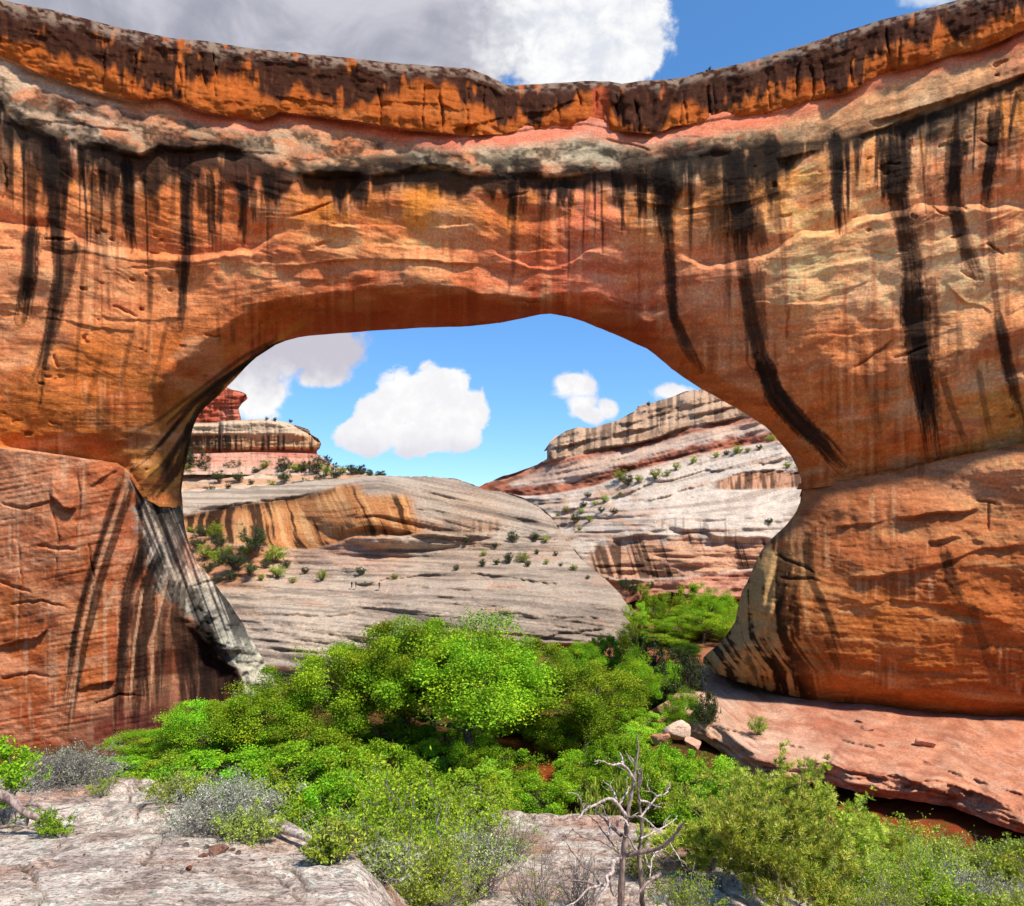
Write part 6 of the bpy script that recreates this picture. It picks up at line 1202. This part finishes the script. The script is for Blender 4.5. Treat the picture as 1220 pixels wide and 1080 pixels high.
for k, (px, d, s, c, lab) in enumerate([(258, 6.72, .115, (150, 112, 92), 'largest brown stone on the left foreground rock'), (242, 6.64, .05, (150, 100, 76), 'small brown stone against the largest one'), (225, 6.2, .036, (140, 84, 56), 'lone rusty stone near the bottom of the left rock'), (222, 6.95, .045, (120, 104, 94), None), (246, 6.95, .05, (130, 110, 98), None), (276, 6.9, .05, (130, 108, 96), None), (300, 6.55, .034, (140, 110, 90), None), (316, 6.6, .04, (150, 116, 96), None), (284, 6.75, .05, (120, 100, 90), None), (205, 6.5, .02, (90, 74, 66), None), (330, 6.9, .04, (160, 140, 124), None), (100, 6.6, .02, (100, 84, 76), None), (40, 6.3, .02, (100, 84, 76), None), (150, 6.1, .018, (100, 84, 76), None), (30, 5.9, .024, (120, 90, 76), None)]):
    p = on_ground(px, 0, d); stone('stone', p + Vector((0, 0, s * .15)), (s, s * .8, s * .5), 400 + k, c, lab or 'small flat stone scattered on the left foreground rock', 'stone', None if lab else 'small stones on the left foreground rock')
for k, (px, py, d, s, c, lab) in enumerate([(806, 872, 74, (1.7, 1.5, 1.3), (226, 192, 164), 'pale broken boulder beside the creek trees'), (786, 882, 73, (1.2, 1.0, 1.0), (206, 150, 116), 'reddish boulder leaning on the pale broken boulder'), (826, 886, 72, (1.3, 1.2, .7), (214, 166, 138), 'low boulder at the tip of the pink ledge'), (1102, 888, 70, (1.15, 1.0, .7), (206, 146, 118), 'rounded boulder resting on the middle of the pink ledge'), (1032, 870, 74, (.8, .7, .5), (204, 144, 116), 'small boulder on the pink ledge near the abutment'), (1024, 860, 77, (.6, .5, .4), (200, 140, 114), 'smallest boulder on the pink ledge close to the overhang'), (1050, 889, 69, (.4, .35, .3), (190, 110, 86), 'red cobble on the pink ledge left of the rounded boulder'), (1066, 996, 56, (.8, .7, .6), (206, 150, 124), 'pale rock lying in the red creek bed')]):
    stone('boulder', on_rock(ledge_depth, px, py) + Vector((0, 0, s[2] * 0.15)) if px > 840 and py < 990 else at(px, py, d), s, 430 + k, c, lab, 'boulder')

# ------------------------------------------------------------------ hikers on the dome
def person(px, py, d, shirt, trousers, lean, label):
    me = bpy.data.meshes.new('person'); o = bpy.data.objects.new('person', me); C.collection.objects.link(o)
    J = [(0, 0, .95), (0, 0, 1.15), (0, 0, 1.40), (0, 0, 1.52), (0, 0, 1.66), (0, 0, 1.75), (-.19, 0, 1.40), (-.25, .02, 1.13), (-.24, -.10, .90), (.19, 0, 1.40), (.25, .02, 1.13), (.24, -.08, .88), (-.10, 0, .92), (-.11, -.02 - lean, .50), (-.12, .02 - lean, .06), (-.12, -.13 - lean, .03), (.10, 0, .92), (.11, -.02 + lean, .50), (.12, .02 + lean, .06), (.12, -.11 + lean, .03)]
    E = [(0, 1), (1, 2), (2, 3), (3, 4), (4, 5), (2, 6), (6, 7), (7, 8), (2, 9), (9, 10), (10, 11), (0, 12), (12, 13), (13, 14), (14, 15), (0, 16), (16, 17), (17, 18), (18, 19)]
    R = [.15, .15, .15, .06, .105, .08, .075, .05, .04, .075, .05, .04, .10, .07, .045, .04, .10, .07, .045, .04]
    me.from_pydata(J, E, []); mod = o.modifiers.new('skin', 'SKIN'); o.modifiers.new('sub', 'SUBSURF').levels = 1
    for v, r in zip(me.skin_vertices[0].data, R): v.radius = (r, r)
    me.skin_vertices[0].data[0].use_root = True
    ev = o.evaluated_get(bpy.context.evaluated_depsgraph_get()); nm = bpy.data.meshes.new_from_object(ev); o.modifiers.clear(); o.data = nm
    z = np.array([v.co.z for v in nm.vertices]); x = np.abs(np.array([v.co.x for v in nm.vertices])); col = np.zeros((len(z), 3)) + lin(*shirt)
    col[z < .98] = lin(*trousers); col[z > 1.5] = lin(196, 140, 112); col[z > 1.68] = lin(60, 44, 34); col[(x > .2) & (z < 1.12) & (z > .8)] = lin(196, 140, 112); col[z < .08] = lin(50, 44, 40)
    ca = nm.attributes.new('Col', 'FLOAT_COLOR', 'POINT'); ca.data.foreach_set('color', np.c_[col, np.ones(len(col))].astype(np.float32).ravel())
    nm.polygons.foreach_set('use_smooth', np.ones(len(nm.polygons), bool)); nm.materials.append(M_SAGE)
    o.location = at(px, py, d); o.rotation_euler = (0, 0, lean * 8); tag(o, label, 'person')
for px, py, s, t_, ln, lab in [(419, 701, (40, 44, 60), (34, 34, 44), .1, 'leftmost hiker in dark clothes walking on the grey dome'), (424, 701, (60, 40, 48), (40, 40, 52), -.1, 'hiker in dark purple walking beside the leftmost hiker'), (435, 700, (60, 130, 70), (50, 56, 70), .12, 'hiker in a green shirt on the grey dome'), (452, 702, (90, 60, 60), (60, 50, 48), .05, 'hiker in brown at the right of the group on the dome')]:
    p = on_rock(dome_depth, px, py); person(px, py, p.y - 0.9, s, t_, ln, lab)
